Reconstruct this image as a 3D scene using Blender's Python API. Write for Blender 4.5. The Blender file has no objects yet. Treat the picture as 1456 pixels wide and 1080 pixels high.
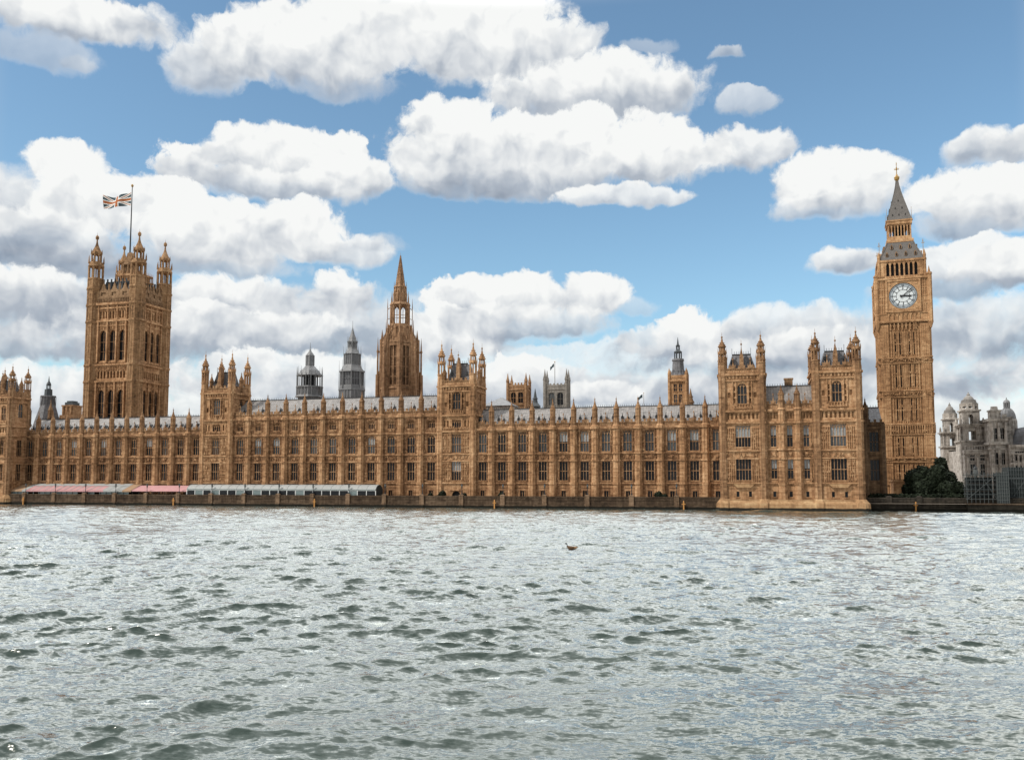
import bpy, math, random
import numpy as np
from mathutils import Vector
random.seed(7)
R = math.radians
sc = bpy.context.scene
COL = sc.collection

# ------------------------------------------------------------------ camera
FPX, HC = 1220.0, 6.5                 # focal length in photo pixels, eye height above the river
TP = FPX / 15400.0; PITCH = math.atan(TP); CY = 684.0 - FPX * TP
cam_d = bpy.data.cameras.new('camera'); cam = bpy.data.objects.new('camera', cam_d); COL.objects.link(cam)
cam.location = (0, 0, HC); cam.rotation_euler = (R(90) + PITCH, 0, 0)
cam_d.sensor_width = 36; cam_d.lens = FPX / 1456 * 36; cam_d.shift_y = (CY - 540) / 1456
cam_d.clip_start = .5; cam_d.clip_end = 20000
sc.camera = cam
sc.view_settings.view_transform = 'Standard'; sc.view_settings.look = 'None'
sc.view_settings.exposure = 0.0; sc.view_settings.gamma = 1
SUN_EL, SUN_AZ = R(48), R(243)        # azimuth from +Y clockwise: behind the camera, from the left
SUN_STR, SUN_ANG = 3.3, R(2.5)
SKY_STR = 0.15

# facade frame: u along the river front, v behind it, z up
Y0, M = 214.0, -0.27
LN = math.hypot(1, M); UX = (1 / LN, M / LN); VX = (-M / LN, 1 / LN); ANG = math.atan(M)
def W(u, v, z=0.0): return Vector((UX[0]*u + VX[0]*v, Y0 + UX[1]*u + VX[1]*v, z))
def ray(px, py):
    c, s = math.cos(PITCH), math.sin(PITCH); a = (px-728)/FPX; b = (CY-py)/FPX
    return Vector((a, c - s*b, s + c*b))
def L(px, py, v=0.0):                 # photo pixel -> (u, z) on the vertical plane v metres behind the front
    d = ray(px, py); t = (v + VX[1]*Y0) / (d.x*VX[0] + d.y*VX[1])
    x, y = t*d.x, t*d.y - Y0
    return x*UX[0] + y*UX[1], t*d.z + HC
def LU(px, v, py=600): return L(px, py, v)[0]
def LZ(px, py, v): return L(px, py, v)[1]

# ------------------------------------------------------------------ node helpers
def new_mat(name):
    m = bpy.data.materials.new(name); m.use_nodes = True
    nt = m.node_tree; return m, nt, nt.nodes['Principled BSDF']
class NT:
    def __init__(s, nt): s.nt = nt
    def n(s, t, **k):
        nd = s.nt.nodes.new(t)
        for a, b in k.items(): setattr(nd, a, b)
        return nd
    def put(s, sock, x):
        if x is None: return
        if isinstance(x, bpy.types.NodeSocket): s.nt.links.new(x, sock)
        else: sock.default_value = x
    def m(s, op, a, b=None, c=None, clamp=False):
        nd = s.n('ShaderNodeMath', operation=op, use_clamp=clamp)
        s.put(nd.inputs[0], a); s.put(nd.inputs[1], b); s.put(nd.inputs[2], c); return nd.outputs[0]
    def v(s, op, a, b=None, c=None, out=0):
        nd = s.n('ShaderNodeVectorMath', operation=op)
        s.put(nd.inputs[0], a); s.put(nd.inputs[1], b); s.put(nd.inputs[2], c); return nd.outputs[out]
    def noise(s, vec, scale, detail=4, rough=.55, out=0, dim='3D'):
        nd = s.n('ShaderNodeTexNoise', noise_dimensions=dim); s.put(nd.inputs['Vector'], vec)
        nd.inputs['Scale'].default_value = scale; nd.inputs['Detail'].default_value = detail; nd.inputs['Roughness'].default_value = rough
        return nd.outputs[out]
    def ss(s, x, a, b, c=0.0, d=1.0, kind='SMOOTHSTEP'):
        nd = s.n('ShaderNodeMapRange', interpolation_type=kind); s.put(nd.inputs[0], x)
        for i, q in enumerate((a, b, c, d)): nd.inputs[1+i].default_value = q
        return nd.outputs[0]
    def mix(s, f, a, b, blend='MIX'):
        nd = s.n('ShaderNodeMix', data_type='RGBA', blend_type=blend)
        s.put(nd.inputs[0], f); s.put(nd.inputs[6], a); s.put(nd.inputs[7], b); return nd.outputs[2]
    def ramp(s, x, stops):
        nd = s.n('ShaderNodeValToRGB'); s.put(nd.inputs[0], x); e = nd.color_ramp.elements
        while len(e) < len(stops): e.new(.5)
        for k, (p, c) in enumerate(stops): e[k].position = p; e[k].color = (*c, 1)
        return nd.outputs[0]

# ------------------------------------------------------------------ world: blue sky with cumulus
world = bpy.data.worlds.new('World'); sc.world = world; world.use_nodes = True
wt = world.node_tree; wt.nodes.clear(); N = NT(wt)
S100 = 12.2                            # one unit of cloud space is about 4.7 degrees
def dirpt(px, py):
    d = ray(px, py).normalized(); return math.atan2(d.x, d.y)*S100, math.asin(d.z)*S100
CLOUDS = [  # centre x, centre y, half width, half height (photo measure), opacity, brightness; far to near
 (728,650,1500,130,.92,.80),(820,545,560,60,.55,.92),(330,470,560,85,.93,.66),(1180,500,420,70,.85,.66),(800,560,600,40,.85,.70),
 (925,66,46,17,.35,.7),(1035,76,34,14,.7,.75),(1066,146,48,26,.62,.72),(758,12,60,20,.7,.7),(108,92,26,11,.4,.65),
 (60,78,90,34,.5,.62),(90,22,190,56,1,.88),(215,40,60,34,.5,.75),
 (300,100,74,58,.9,.80),(342,78,80,62,1,.90),(460,66,140,86,1,.92),(590,34,170,100,1,1.0),(480,120,100,40,.6,.66),(700,70,150,86,1,.86),(800,88,80,70,.9,.80),
 (840,140,190,66,1,.80),(930,140,84,46,.9,.80),(870,112,66,48,1,1.0),
 (1065,214,70,44,.95,.86),(640,184,84,52,1,1.0),(620,232,74,62,1,.92),(780,216,250,64,1,.90),(930,226,120,52,1,.92),(660,268,100,30,.8,.62),(760,262,150,40,.95,.66),(880,280,110,22,.9,.92),
 (1235,262,66,50,1,.95),(1165,262,80,56,1,.94),(1180,295,110,28,.8,.72),
 (1402,212,70,38,.95,.80),(1440,210,60,34,.9,.8),(1380,280,105,52,1,.94),(1450,282,90,56,1,.96),(1385,318,110,30,.85,.66),
 (275,244,64,40,1,.90),(350,222,66,46,1,.94),(430,226,90,54,1,.92),(480,226,50,52,1,.98),(500,256,70,42,1,.86),(390,268,150,32,.95,.74),
 (95,234,84,40,1,1.0),(20,290,90,70,.95,.70),(140,290,110,66,1,.90),(215,296,110,58,1,.98),(60,340,150,56,.95,.72),(320,338,150,62,1,.92),(420,332,90,56,1,.92),(490,358,80,32,.9,.82),(90,380,190,34,.9,.46),(300,376,160,28,.8,.66),(540,346,46,16,.4,.7),
 (1200,374,66,28,.95,.80),(1370,372,110,38,.95,.92),(1440,380,90,44,1,.88),(1360,410,140,26,.8,.56),
 (30,424,110,48,1,.80),(120,440,110,52,.9,.72),(310,424,100,42,1,.82),(380,440,70,50,.9,.80),(482,424,56,46,1,.84),(300,470,240,44,.9,.80),(20,490,160,40,.9,.66),
 (640,440,48,52,1,.96),(690,426,80,44,1,.90),(745,424,90,42,1,.94),(840,424,66,42,1,.90),(640,480,90,50,.95,.88),(740,462,150,36,.85,.74),(900,440,50,18,.4,.7),
 (985,484,62,48,1,.95),(930,490,60,30,.8,.8),(1120,470,120,44,.85,.80),(1160,500,150,40,.85,.74),(1380,470,150,56,.8,.72),(1400,540,160,50,.8,.70),
 (760,540,70,36,.95,.86),(720,540,60,40,.9,.86),(860,562,70,26,.8,.84),(420,540,200,46,.8,.86),(60,560,150,50,.8,.80)]
D = N.n('ShaderNodeTexCoord').outputs['Generated']
D = N.v('NORMALIZE', D)
sx = N.n('ShaderNodeSeparateXYZ'); wt.links.new(D, sx.inputs[0])
az = N.m('MULTIPLY', N.m('ARCTAN2', sx.outputs[0], sx.outputs[1]), S100)
el = N.m('MULTIPLY', N.m('ARCSINE', sx.outputs[2]), S100)
cx_ = N.n('ShaderNodeCombineXYZ'); N.put(cx_.inputs[0], az); N.put(cx_.inputs[1], el); P = cx_.outputs[0]
w1 = N.v('SUBTRACT', N.noise(P, 1.3, 2, .5, 1, '2D'), (.5, .5, .5))
Pw = N.v('MULTIPLY_ADD', w1, (.34, .26, 0), P)
w2 = N.v('SUBTRACT', N.noise(P, 5.0, 3, .55, 1, '2D'), (.5, .5, .5))
Pw = N.v('MULTIPLY_ADD', w2, (.09, .09, 0), Pw)
fine = N.m('SUBTRACT', N.noise(Pw, 2.4, 8, .61, 0, '2D'), .5)
fa = N.noise(Pw, 1.9, 3, .5, 0, '2D'); fb = N.noise(N.v('ADD', Pw, (-.09, .13, 0)), 1.9, 3, .5, 0, '2D')
emb = N.m('MULTIPLY', N.m('SUBTRACT', fa, fb), .62)
soft = N.m('ADD', N.m('MULTIPLY', N.m('SUBTRACT', N.noise(N.v('MULTIPLY', Pw, (1, 1.8, 1)), .9, 3, .5, 0, '2D'), .5), .30), N.m('MULTIPLY', fine, .14))
light0 = N.m('ADD', emb, soft)
# clouds over the rest of the dome (out of the photograph, seen only in reflections and as light)
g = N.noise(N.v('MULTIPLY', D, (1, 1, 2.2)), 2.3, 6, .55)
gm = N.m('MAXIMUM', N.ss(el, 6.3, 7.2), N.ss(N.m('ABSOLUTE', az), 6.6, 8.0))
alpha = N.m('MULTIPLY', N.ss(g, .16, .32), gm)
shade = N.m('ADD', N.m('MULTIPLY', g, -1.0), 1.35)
for (px, py, rx, ry, op, br) in CLOUDS:
    a, e = dirpt(px, py)
    a2 = dirpt(px+1, py)[0]-a; e2 = e-dirpt(px, py+1)[1]
    kx, ky = 1/(rx*a2*1.0), 1/(ry*e2*1.0)
    Pw = N.v('MULTIPLY_ADD', shade, (1e-9, 1e-9, 1e-9), Pw)          # chains the layers so that they are evaluated one after another
    q = N.v('MULTIPLY_ADD', Pw, (kx, ky, 0), (-a*kx, -e*ky, 0))
    s_ = N.n('ShaderNodeSeparateXYZ'); N.put(s_.inputs[0], q)
    qy = N.m('MINIMUM', s_.outputs[1], N.m('MULTIPLY', s_.outputs[1], 1.35))
    r2 = N.m('ADD', N.m('MULTIPLY', s_.outputs[0], s_.outputs[0]), N.m('MULTIPLY', qy, qy))
    d = N.m('SUBTRACT', N.m('MULTIPLY', fine, 1.25 if rx > 64 else 2.1), r2)
    sharp = .33 if br > .85 else .52
    d2 = N.m('MULTIPLY', N.m('ADD', d, .90), N.m('MINIMUM', N.m('MAXIMUM', N.m('MULTIPLY_ADD', s_.outputs[1], .60, 1.0), .32), 1.8))
    al = N.ss(d2, -.10, sharp, 0, op)
    if br <= .7: al = N.ss(d, -1.0, -.2, 0, op)
    lt = N.m('ADD', N.m('MULTIPLY_ADD', s_.outputs[1], .31, br-.08), light0)
    shade = N.m('ADD', N.m('MULTIPLY', shade, N.m('SUBTRACT', 1.0, al)), N.m('MULTIPLY', lt, al))
    alpha = N.m('ADD', alpha, N.m('MULTIPLY', al, N.m('SUBTRACT', 1.0, alpha)))
ccol = N.ramp(shade, [(.30, (.26, .31, .39)), (.55, (.44, .49, .56)), (.74, (.70, .73, .76)), (.92, (.93, .94, .93))])
sky = N.n('ShaderNodeTexSky', sky_type='NISHITA'); sky.sun_disc = False
sky.sun_elevation = SUN_EL; sky.sun_rotation = SUN_AZ; sky.air_density = 1.0; sky.dust_density = .9; sky.ozone_density = 1.6
skyc = N.v('SCALE', sky.outputs[0]); skyc.node.inputs[3].default_value = SKY_STR
skyc = N.v('MULTIPLY', skyc, (.97, 1.13, 1.08))
ccol = N.v('SCALE', ccol); N.put(ccol.node.inputs[3], N.m('ADD', N.m('MULTIPLY_ADD', gm, -.28, 1.0), N.m('MULTIPLY', N.m('MULTIPLY', N.ss(el, 6.3, 7.2), N.ss(sx.outputs[1], -.1, .5)), 3.7)))   # extra glow added to unseen cloud above the view to brighten the river
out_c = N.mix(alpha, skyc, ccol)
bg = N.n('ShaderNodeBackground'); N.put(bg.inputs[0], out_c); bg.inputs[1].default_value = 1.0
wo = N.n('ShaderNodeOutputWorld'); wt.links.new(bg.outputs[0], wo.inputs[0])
world.cycles.sampling_method = 'NONE'
sc.cycles.max_bounces = 5; sc.cycles.diffuse_bounces = 2; sc.cycles.glossy_bounces = 3

sun_d = bpy.data.lights.new('sun', 'SUN'); sun_d.energy = SUN_STR; sun_d.angle = SUN_ANG; sun_d.color = (1, .95, .87)
sun = bpy.data.objects.new('sun', sun_d); COL.objects.link(sun)
sdir = Vector((math.sin(SUN_AZ)*math.cos(SUN_EL), math.cos(SUN_AZ)*math.cos(SUN_EL), math.sin(SUN_EL)))
sun.rotation_euler = sdir.to_track_quat('Z', 'Y').to_euler(); sun.location = sdir*300

# ------------------------------------------------------------------ materials
def stone(name, lo, mid, hi, rough=.9, block=(.9, .42), bump=.35, tide=False):
    m, nt, b = new_mat(name); N = NT(nt)
    g = N.n('ShaderNodeNewGeometry'); P = g.outputs['Position']
    u = N.v('DOT_PRODUCT', P, (UX[0]+VX[0], UX[1]+VX[1], 0), out=1)
    s = N.n('ShaderNodeSeparateXYZ'); N.put(s.inputs[0], P); z = s.outputs[2]
    c = N.n('ShaderNodeCombineXYZ'); N.put(c.inputs[0], u); N.put(c.inputs[1], z)
    br = N.n('ShaderNodeTexBrick'); N.put(br.inputs[0], c.outputs[0]); br.inputs['Scale'].default_value = 1
    br.inputs['Brick Width'].default_value = block[0]; br.inputs['Row Height'].default_value = block[1]
    br.inputs['Mortar Size'].default_value = .02; br.inputs['Color1'].default_value = (0, 0, 0, 1); br.inputs['Color2'].default_value = (1, 1, 1, 1); br.inputs['Mortar'].default_value = (.2, .2, .2, 1)
    big = N.noise(P, .10, 3, .6); med = N.noise(P, 1.1, 6, .65)
    st = N.noise(N.v('MULTIPLY', P, (1.6, 1.6, .16)), 1.0, 4, .6)
    x = N.m('ADD', N.m('MULTIPLY', big, .55), N.m('MULTIPLY', med, .45))
    x = N.m('ADD', x, N.m('MULTIPLY', st, .58))
    x = N.m('ADD', x, N.m('MULTIPLY', N.v('DOT_PRODUCT', br.outputs[0], (.33, .33, .33), out=1), .17))
    x = N.m('SUBTRACT', x, .36)
    col = N.ramp(x, [(.25, lo), (.5, mid), (.78, hi)])
    if tide:
        edge = N.m('ADD', z, N.m('MULTIPLY', N.noise(P, .8, 4), .5))
        col = N.mix(N.ss(edge, .75, 1.0), (.018, .017, .013, 1), col)
    N.put(b.inputs['Base Color'], col); b.inputs['Roughness'].default_value = rough
    b.inputs['Specular IOR Level'].default_value = .2
    bp = N.n('ShaderNodeBump'); bp.inputs['Strength'].default_value = bump; bp.inputs['Distance'].default_value = .12
    N.put(bp.inputs['Height'], N.m('ADD', med, N.m('MULTIPLY', br.outputs['Fac'], -.4))); N.put(b.inputs['Normal'], bp.outputs[0])
    return m
def plain(name, col, rough=.6, metal=0., var=.25, scale=1.5, spec=.4):
    m, nt, b = new_mat(name); N = NT(nt)
    g = N.n('ShaderNodeNewGeometry')
    n = N.noise(g.outputs['Position'], scale, 5, .6)
    f = N.m('MULTIPLY_ADD', n, var*2, 1-var)
    c = N.v('SCALE', (*col,)); N.put(c.node.inputs[3], f)
    N.put(b.inputs['Base Color'], c); b.inputs['Roughness'].default_value = rough; b.inputs['Metallic'].default_value = metal
    b.inputs['Specular IOR Level'].default_value = spec
    return m
MAT = {}
MAT['stone'] = stone('honey_limestone', (.105, .056, .028), (.35, .193, .098), (.62, .40, .23))
MAT['stone_b'] = stone('weathered_limestone', (.08, .043, .024), (.26, .145, .075), (.46, .29, .165))
MAT['tower'] = stone('clean_limestone', (.16, .086, .042), (.365, .205, .103), (.60, .39, .215))
MAT['carved'] = stone('soot_caught_limestone', (.07, .036, .019), (.265, .141, .072), (.54, .335, .185))
MAT['spire'] = stone('brown_spire_stone', (.085, .05, .03), (.27, .155, .085), (.44, .28, .17))
MAT['vt'] = stone('grey_brown_limestone', (.09, .052, .030), (.29, .168, .086), (.47, .305, .175))
MAT['pier_stone'] = stone('worn_pier_stone', (.05, .033, .021), (.155, .10, .062), (.28, .19, .125), tide=True)
MAT['dome'] = plain('weathered_dome_stone', (.23, .215, .20), .85, 0, .4, 1.2)
MAT['rails'] = plain('galvanised_rails', (.09, .10, .10), .5, .1)
MAT['dull'] = stone('browned_limestone', (.09, .055, .032), (.23, .14, .078), (.38, .25, .15))
MAT['pale'] = stone('portland_stone', (.07, .062, .055), (.33, .30, .27), (.58, .545, .50), block=(1.2, .6))
MAT['abbey'] = stone('grey_ashlar', (.085, .078, .07), (.205, .19, .172), (.33, .31, .285), block=(1.0, .5))
MAT['quay'] = stone('river_granite', (.022, .015, .010), (.068, .045, .029), (.15, .105, .07), block=(1.6, .5), tide=True)
MAT['quay_d'] = stone('dark_granite', (.012, .011, .010), (.04, .034, .027), (.085, .07, .055), block=(1.6, .5), tide=True)  # darker granite of the right embankment wall and landing pier
MAT['dusky'] = stone('shaded_grimy_limestone', (.03, .018, .012), (.10, .06, .034), (.22, .14, .08))  # grime plus the shadow of the recess, both put into the stone colour
MAT['lead'] = plain('grey_lead', (.17, .172, .178), .55, 0, .45, .9)
MAT['iron'] = plain('dark_iron', (.022, .024, .027), .5)
MAT['roofiron'] = plain('iron_roof', (.05, .058, .065), .5, 0, .5, .6)
MAT['lampglass'] = plain('smoky_lamp_glass', (.10, .11, .11), .3)
MAT['gold'] = plain('gilding', (.36, .22, .07), .4, .3)
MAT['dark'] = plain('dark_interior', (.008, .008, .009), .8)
MAT['white'] = plain('white_paint', (.72, .73, .72), .5, 0, .12)
MAT['dial'] = plain('opal_glass', (.62, .66, .68), .35, 0, .08)
MAT['dialgrey'] = plain('leaded_opal', (.36, .40, .43), .4, 0, .2, 3)
MAT['blind'] = plain('window_blind', (.27, .28, .285), .8, 0, .2)
MAT['pink'] = plain('pink_canvas', (.50, .27, .275), .85, 0, .2, .6)
MAT['tan'] = plain('tan_canvas', (.36, .23, .14), .85, 0, .15, .5)
MAT['canvas'] = plain('grey_white_canvas', (.33, .34, .335), .7, 0, .22, .35)
MAT['teal'] = plain('teal_frame', (.15, .195, .20), .5)
MAT['duckbody'] = plain('tawny_feathers', (.085, .046, .020), .8, 0, .3, 9)
MAT['orange'] = plain('ochre_timber', (.50, .24, .07), .8)
MAT['bark'] = plain('bark', (.045, .034, .025), .9)
MAT['net'] = plain('grey_green_netting', (.030, .037, .038), .9, 0, .4, 1.5)
MAT['steel'] = plain('scaffold_steel', (.065, .075, .077), .6, .1)
MAT['red'] = plain('flag_red', (.36, .11, .035), .9, 0, .1); MAT['blue'] = plain('flag_blue', (.045, .07, .085), .9, 0, .1)
MAT['ground'] = plain('terrace_paving', (.24, .20, .16), .9, 0, .2, .4)
def slate(name, base, sc_=(.62, .5)):
    m, nt, b = new_mat(name); N = NT(nt); g = N.n('ShaderNodeNewGeometry'); P = g.outputs['Position']
    u = N.v('DOT_PRODUCT', P, (UX[0], UX[1], 0), out=1); s = N.n('ShaderNodeSeparateXYZ'); N.put(s.inputs[0], P)
    c = N.n('ShaderNodeCombineXYZ'); N.put(c.inputs[0], u); N.put(c.inputs[1], s.outputs[2])
    br = N.n('ShaderNodeTexBrick'); N.put(br.inputs[0], c.outputs[0]); br.inputs['Scale'].default_value = 1; br.offset = 0
    br.inputs['Brick Width'].default_value = sc_[0]; br.inputs['Row Height'].default_value = sc_[1]; br.inputs['Mortar Size'].default_value = .035
    br.inputs['Color1'].default_value = (.75, .75, .75, 1); br.inputs['Color2'].default_value = (1.2, 1.2, 1.2, 1); br.inputs['Mortar'].default_value = (.5, .48, .47, 1)
    n = N.noise(P, .5, 6, .65); n2 = N.noise(N.v('MULTIPLY', P, (1.2, 1.2, .3)), 1, 4, .6)
    f = N.m('MULTIPLY_ADD', N.m('ADD', n, n2), .8, .2)
    c2 = N.v('SCALE', N.v('MULTIPLY', br.outputs[0], base)); N.put(c2.node.inputs[3], f)
    N.put(b.inputs['Base Color'], c2); b.inputs['Roughness'].default_value = .6
    return m
MAT['slate'] = slate('cast_iron_roof_tiles', (.215, .20, .19))
MAT['croof'] = plain('dark_tower_roof', (.115, .105, .098), .55, 0, .45, 1.5)
MAT['slate_d'] = slate('dark_slate', (.13, .13, .14))
def glass(name, c0, c1, rough):
    m, nt, b = new_mat(name); N = NT(nt); g = N.n('ShaderNodeNewGeometry'); P = g.outputs['Position']
    oi = N.n('ShaderNodeObjectInfo'); n = N.noise(P, 1.3, 4, .7)
    f = N.m('MULTIPLY_ADD', oi.outputs['Random'], .7, N.m('MULTIPLY', n, .5))
    N.put(b.inputs['Base Color'], N.mix(N.ss(f, .25, .95), (*c0, 1), (*c1, 1))); b.inputs['Roughness'].default_value = rough; b.inputs['Specular IOR Level'].default_value = .28
    bp = N.n('ShaderNodeBump'); bp.inputs['Strength'].default_value = .4; bp.inputs['Distance'].default_value = .1
    N.put(bp.inputs['Height'], N.noise(P, 2.2, 2)); N.put(b.inputs['Normal'], bp.outputs[0])
    return m
MAT['glass'] = glass('dark_window_glass', (.004, .005, .006), (.014, .016, .019), .12)
MAT['leaded'] = glass('leaded_window_glass', (.008, .010, .012), (.085, .093, .098), .2)  # grey of the reflected sky is put into the pane colour
def leaf_mat(name, c0, c1):
    m, nt, b = new_mat(name); N = NT(nt); g = N.n('ShaderNodeNewGeometry')
    n = N.m('MULTIPLY_ADD', g.outputs['Random Per Island'], .6, N.m('MULTIPLY', N.noise(g.outputs['Position'], .7, 3), .5))
    N.put(b.inputs['Base Color'], N.mix(n, (*c0, 1), (*c1, 1))); b.inputs['Roughness'].default_value = .75
    b.inputs['Specular IOR Level'].default_value = .15
    return m
MAT['leaf'] = leaf_mat('dark_foliage', (.007, .010, .006), (.022, .031, .017))

# ------------------------------------------------------------------ mesh builder
BASE = {}
def tag(o, label=None, cat=None, group=None, kind=None):
    for k, x in (('label', label), ('category', cat), ('group', group), ('kind', kind)):
        if x: o[k] = x
    return o
def thing(name, label, cat, base, group=None, rot=None):
    """Empty at (u, v, z) of the facade frame; parts are given in the same frame"""
    o = bpy.data.objects.new(name, None); COL.objects.link(o); o.empty_display_size = 1
    o.location = W(*base); o.rotation_euler = (0, 0, ANG if rot is None else rot)
    BASE[o.name] = Vector(base); return tag(o, label, cat, group)
class MB:
    def __init__(s): s.v = []; s.f = []; s.mi = []; s.k = 0
    def face(s, pts):
        n = len(s.v); s.v += [tuple(p) for p in pts]; s.f.append(tuple(range(n, n+len(pts)))); s.mi.append(s.k)
    def poly(s, vs, fs):
        n = len(s.v); s.v += [tuple(p) for p in vs]; s.f += [tuple(n+i for i in f) for f in fs]; s.mi += [s.k]*len(fs)
    def box(s, x0, x1, y0, y1, z0, z1): s.taper(x0, x1, y0, y1, z0, x0, x1, y0, y1, z1)
    def cb(s, x, y, hx, hy, z0, z1): s.box(x-hx, x+hx, y-hy, y+hy, z0, z1)
    def taper(s, x0, x1, y0, y1, z0, X0, X1, Y0_, Y1, z1):
        s.poly([(x0,y0,z0),(x1,y0,z0),(x1,y1,z0),(x0,y1,z0),(X0,Y0_,z1),(X1,Y0_,z1),(X1,Y1,z1),(X0,Y1,z1)],
               [(0,1,5,4),(1,2,6,5),(2,3,7,6),(3,0,4,7),(4,5,6,7),(3,2,1,0)])
    def fr(s, x, y, z0, z1, r0, r1=None, n=8, rot=None):
        r1 = r0 if r1 is None else r1; rot = math.pi/n if rot is None else rot
        A = [(x+r0*math.sin(rot+2*math.pi*i/n), y-r0*math.cos(rot+2*math.pi*i/n), z0) for i in range(n)]
        if r1 < 1e-4:
            s.poly(A+[(x, y, z1)], [(i, (i+1) % n, n) for i in range(n)]+[tuple(range(n))[::-1]]); return
        B = [(x+r1*math.sin(rot+2*math.pi*i/n), y-r1*math.cos(rot+2*math.pi*i/n), z1) for i in range(n)]
        s.poly(A+B, [(i, (i+1) % n, n+(i+1) % n, n+i) for i in range(n)]+[tuple(range(n))[::-1], tuple(range(n, 2*n))])
    def lathe(s, x, y, prof, n=8, rot=None):
        for (z0, r0), (z1, r1) in zip(prof, prof[1:]):
            if z1 > z0: s.fr(x, y, z0, z1, max(r0, .01), r1, n, rot)
    def ext(s, pts, y0, y1):                     # polygon in x,z extruded in y
        n = len(pts)
        s.poly([(p[0], y0, p[1]) for p in pts]+[(p[0], y1, p[1]) for p in pts],
               [tuple(range(n)), tuple(range(n, 2*n))[::-1]]+[(i, n+i, n+(i+1) % n, (i+1) % n) for i in range(n)])
    def extx(s, pts, x0, x1):                    # polygon in y,z extruded in x
        n = len(pts)
        s.poly([(x0, p[0], p[1]) for p in pts]+[(x1, p[0], p[1]) for p in pts],
               [tuple(range(n)), tuple(range(n, 2*n))[::-1]]+[(i, n+i, n+(i+1) % n, (i+1) % n) for i in range(n)])
    def bar(s, p, q, r, n=5):
        p, q = Vector(p), Vector(q); d = (q-p).normalized(); a = d.orthogonal().normalized(); b = d.cross(a)
        C = [a*math.cos(2*math.pi*i/n)*r+b*math.sin(2*math.pi*i/n)*r for i in range(n)]
        s.poly([p+c for c in C]+[q+c for c in C], [(i, (i+1) % n, n+(i+1) % n, n+i) for i in range(n)]+[tuple(range(n))[::-1], tuple(range(n, 2*n))])
    def sheet(s, u0, u1, z0, z1, ops=(), y=0., depth=.5, axis='y', sgn=1):
        """wall face with openings (a, b, c, d) and their reveals; axis 'x' makes a side wall at x=y running along y"""
        def pt(a, dd, z): return (a, y+dd*sgn, z) if axis == 'y' else (y+dd*sgn, a, z)
        us = sorted({u0, u1, *[max(u0, min(u1, q)) for o in ops for q in o[:2]]})
        zs = sorted({z0, z1, *[max(z0, min(z1, q)) for o in ops for q in o[2:]]})
        for a, b in zip(us, us[1:]):
            for c, d in zip(zs, zs[1:]):
                mx, mz = (a+b)/2, (c+d)/2
                if any(o[0] < mx < o[1] and o[2] < mz < o[3] for o in ops): continue
                s.face([pt(a, 0, c), pt(b, 0, c), pt(b, 0, d), pt(a, 0, d)])
        for a, b, c, d in ops:
            for (p, q), (r, t) in (((a, c), (a, d)), ((b, c), (b, d)), ((a, c), (b, c)), ((a, d), (b, d))):
                s.face([pt(p, 0, q), pt(r, 0, t), pt(r, depth, t), pt(p, depth, q)])
    def spandrel(s, uc, hw, zs, za, y0, y1, n=5, pw=.62, axis='y'):
        def P(a, yy, z): return (a, yy, z) if axis == 'y' else (yy, a, z)
        xs = [uc-hw+2*hw*i/(2*n) for i in range(2*n+1)]
        zc = [zs+(za-zs)*max(0, 1-(abs(x-uc)/hw)**2)**pw for x in xs]
        for i in range(2*n):
            a, b, c, d = xs[i], xs[i+1], zc[i], zc[i+1]
            if max(za-c, za-d) > 1e-3: s.face([P(a, y0, c), P(b, y0, d), P(b, y0, za), P(a, y0, za)])
            s.face([P(a, y0, c), P(b, y0, d), P(b, y1, d), P(a, y1, c)])
    def mesh(s, name, mats, off=Vector((0, 0, 0)), smooth=False):
        me = bpy.data.meshes.new(name)
        me.from_pydata([(a-off[0], b-off[1], c-off[2]) for a, b, c in s.v], [], s.f)
        for m_ in (mats if isinstance(mats, (list, tuple)) else [mats]): me.materials.append(m_)
        if any(s.mi): me.polygons.foreach_set('material_index', s.mi)
        if smooth: me.polygons.foreach_set('use_smooth', [True]*len(s.f))
        me.update(); return me
    def build(s, name, mats, parent=None, root=None, smooth=False):
        off = BASE[(root or parent).name] if (root or parent) is not None else Vector((0, 0, 0))
        if root is not None and parent is not None and root is not parent:   # sub-part: the part itself sits at the root's origin unless moved
            off = off + parent.location
        o = bpy.data.objects.new(name, s.mesh(name, mats, off, smooth)); COL.objects.link(o); o.parent = parent
        return o
def link(name, me, parent, at, root=None, rotz=0):
    """place shared mesh data at frame point `at` as a part of `parent`"""
    o = bpy.data.objects.new(name, me); COL.objects.link(o); o.parent = parent
    o.location = Vector(at)-BASE[parent.name] if parent.name in BASE else Vector(at); o.rotation_euler = (0, 0, rotz); return o

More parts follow.
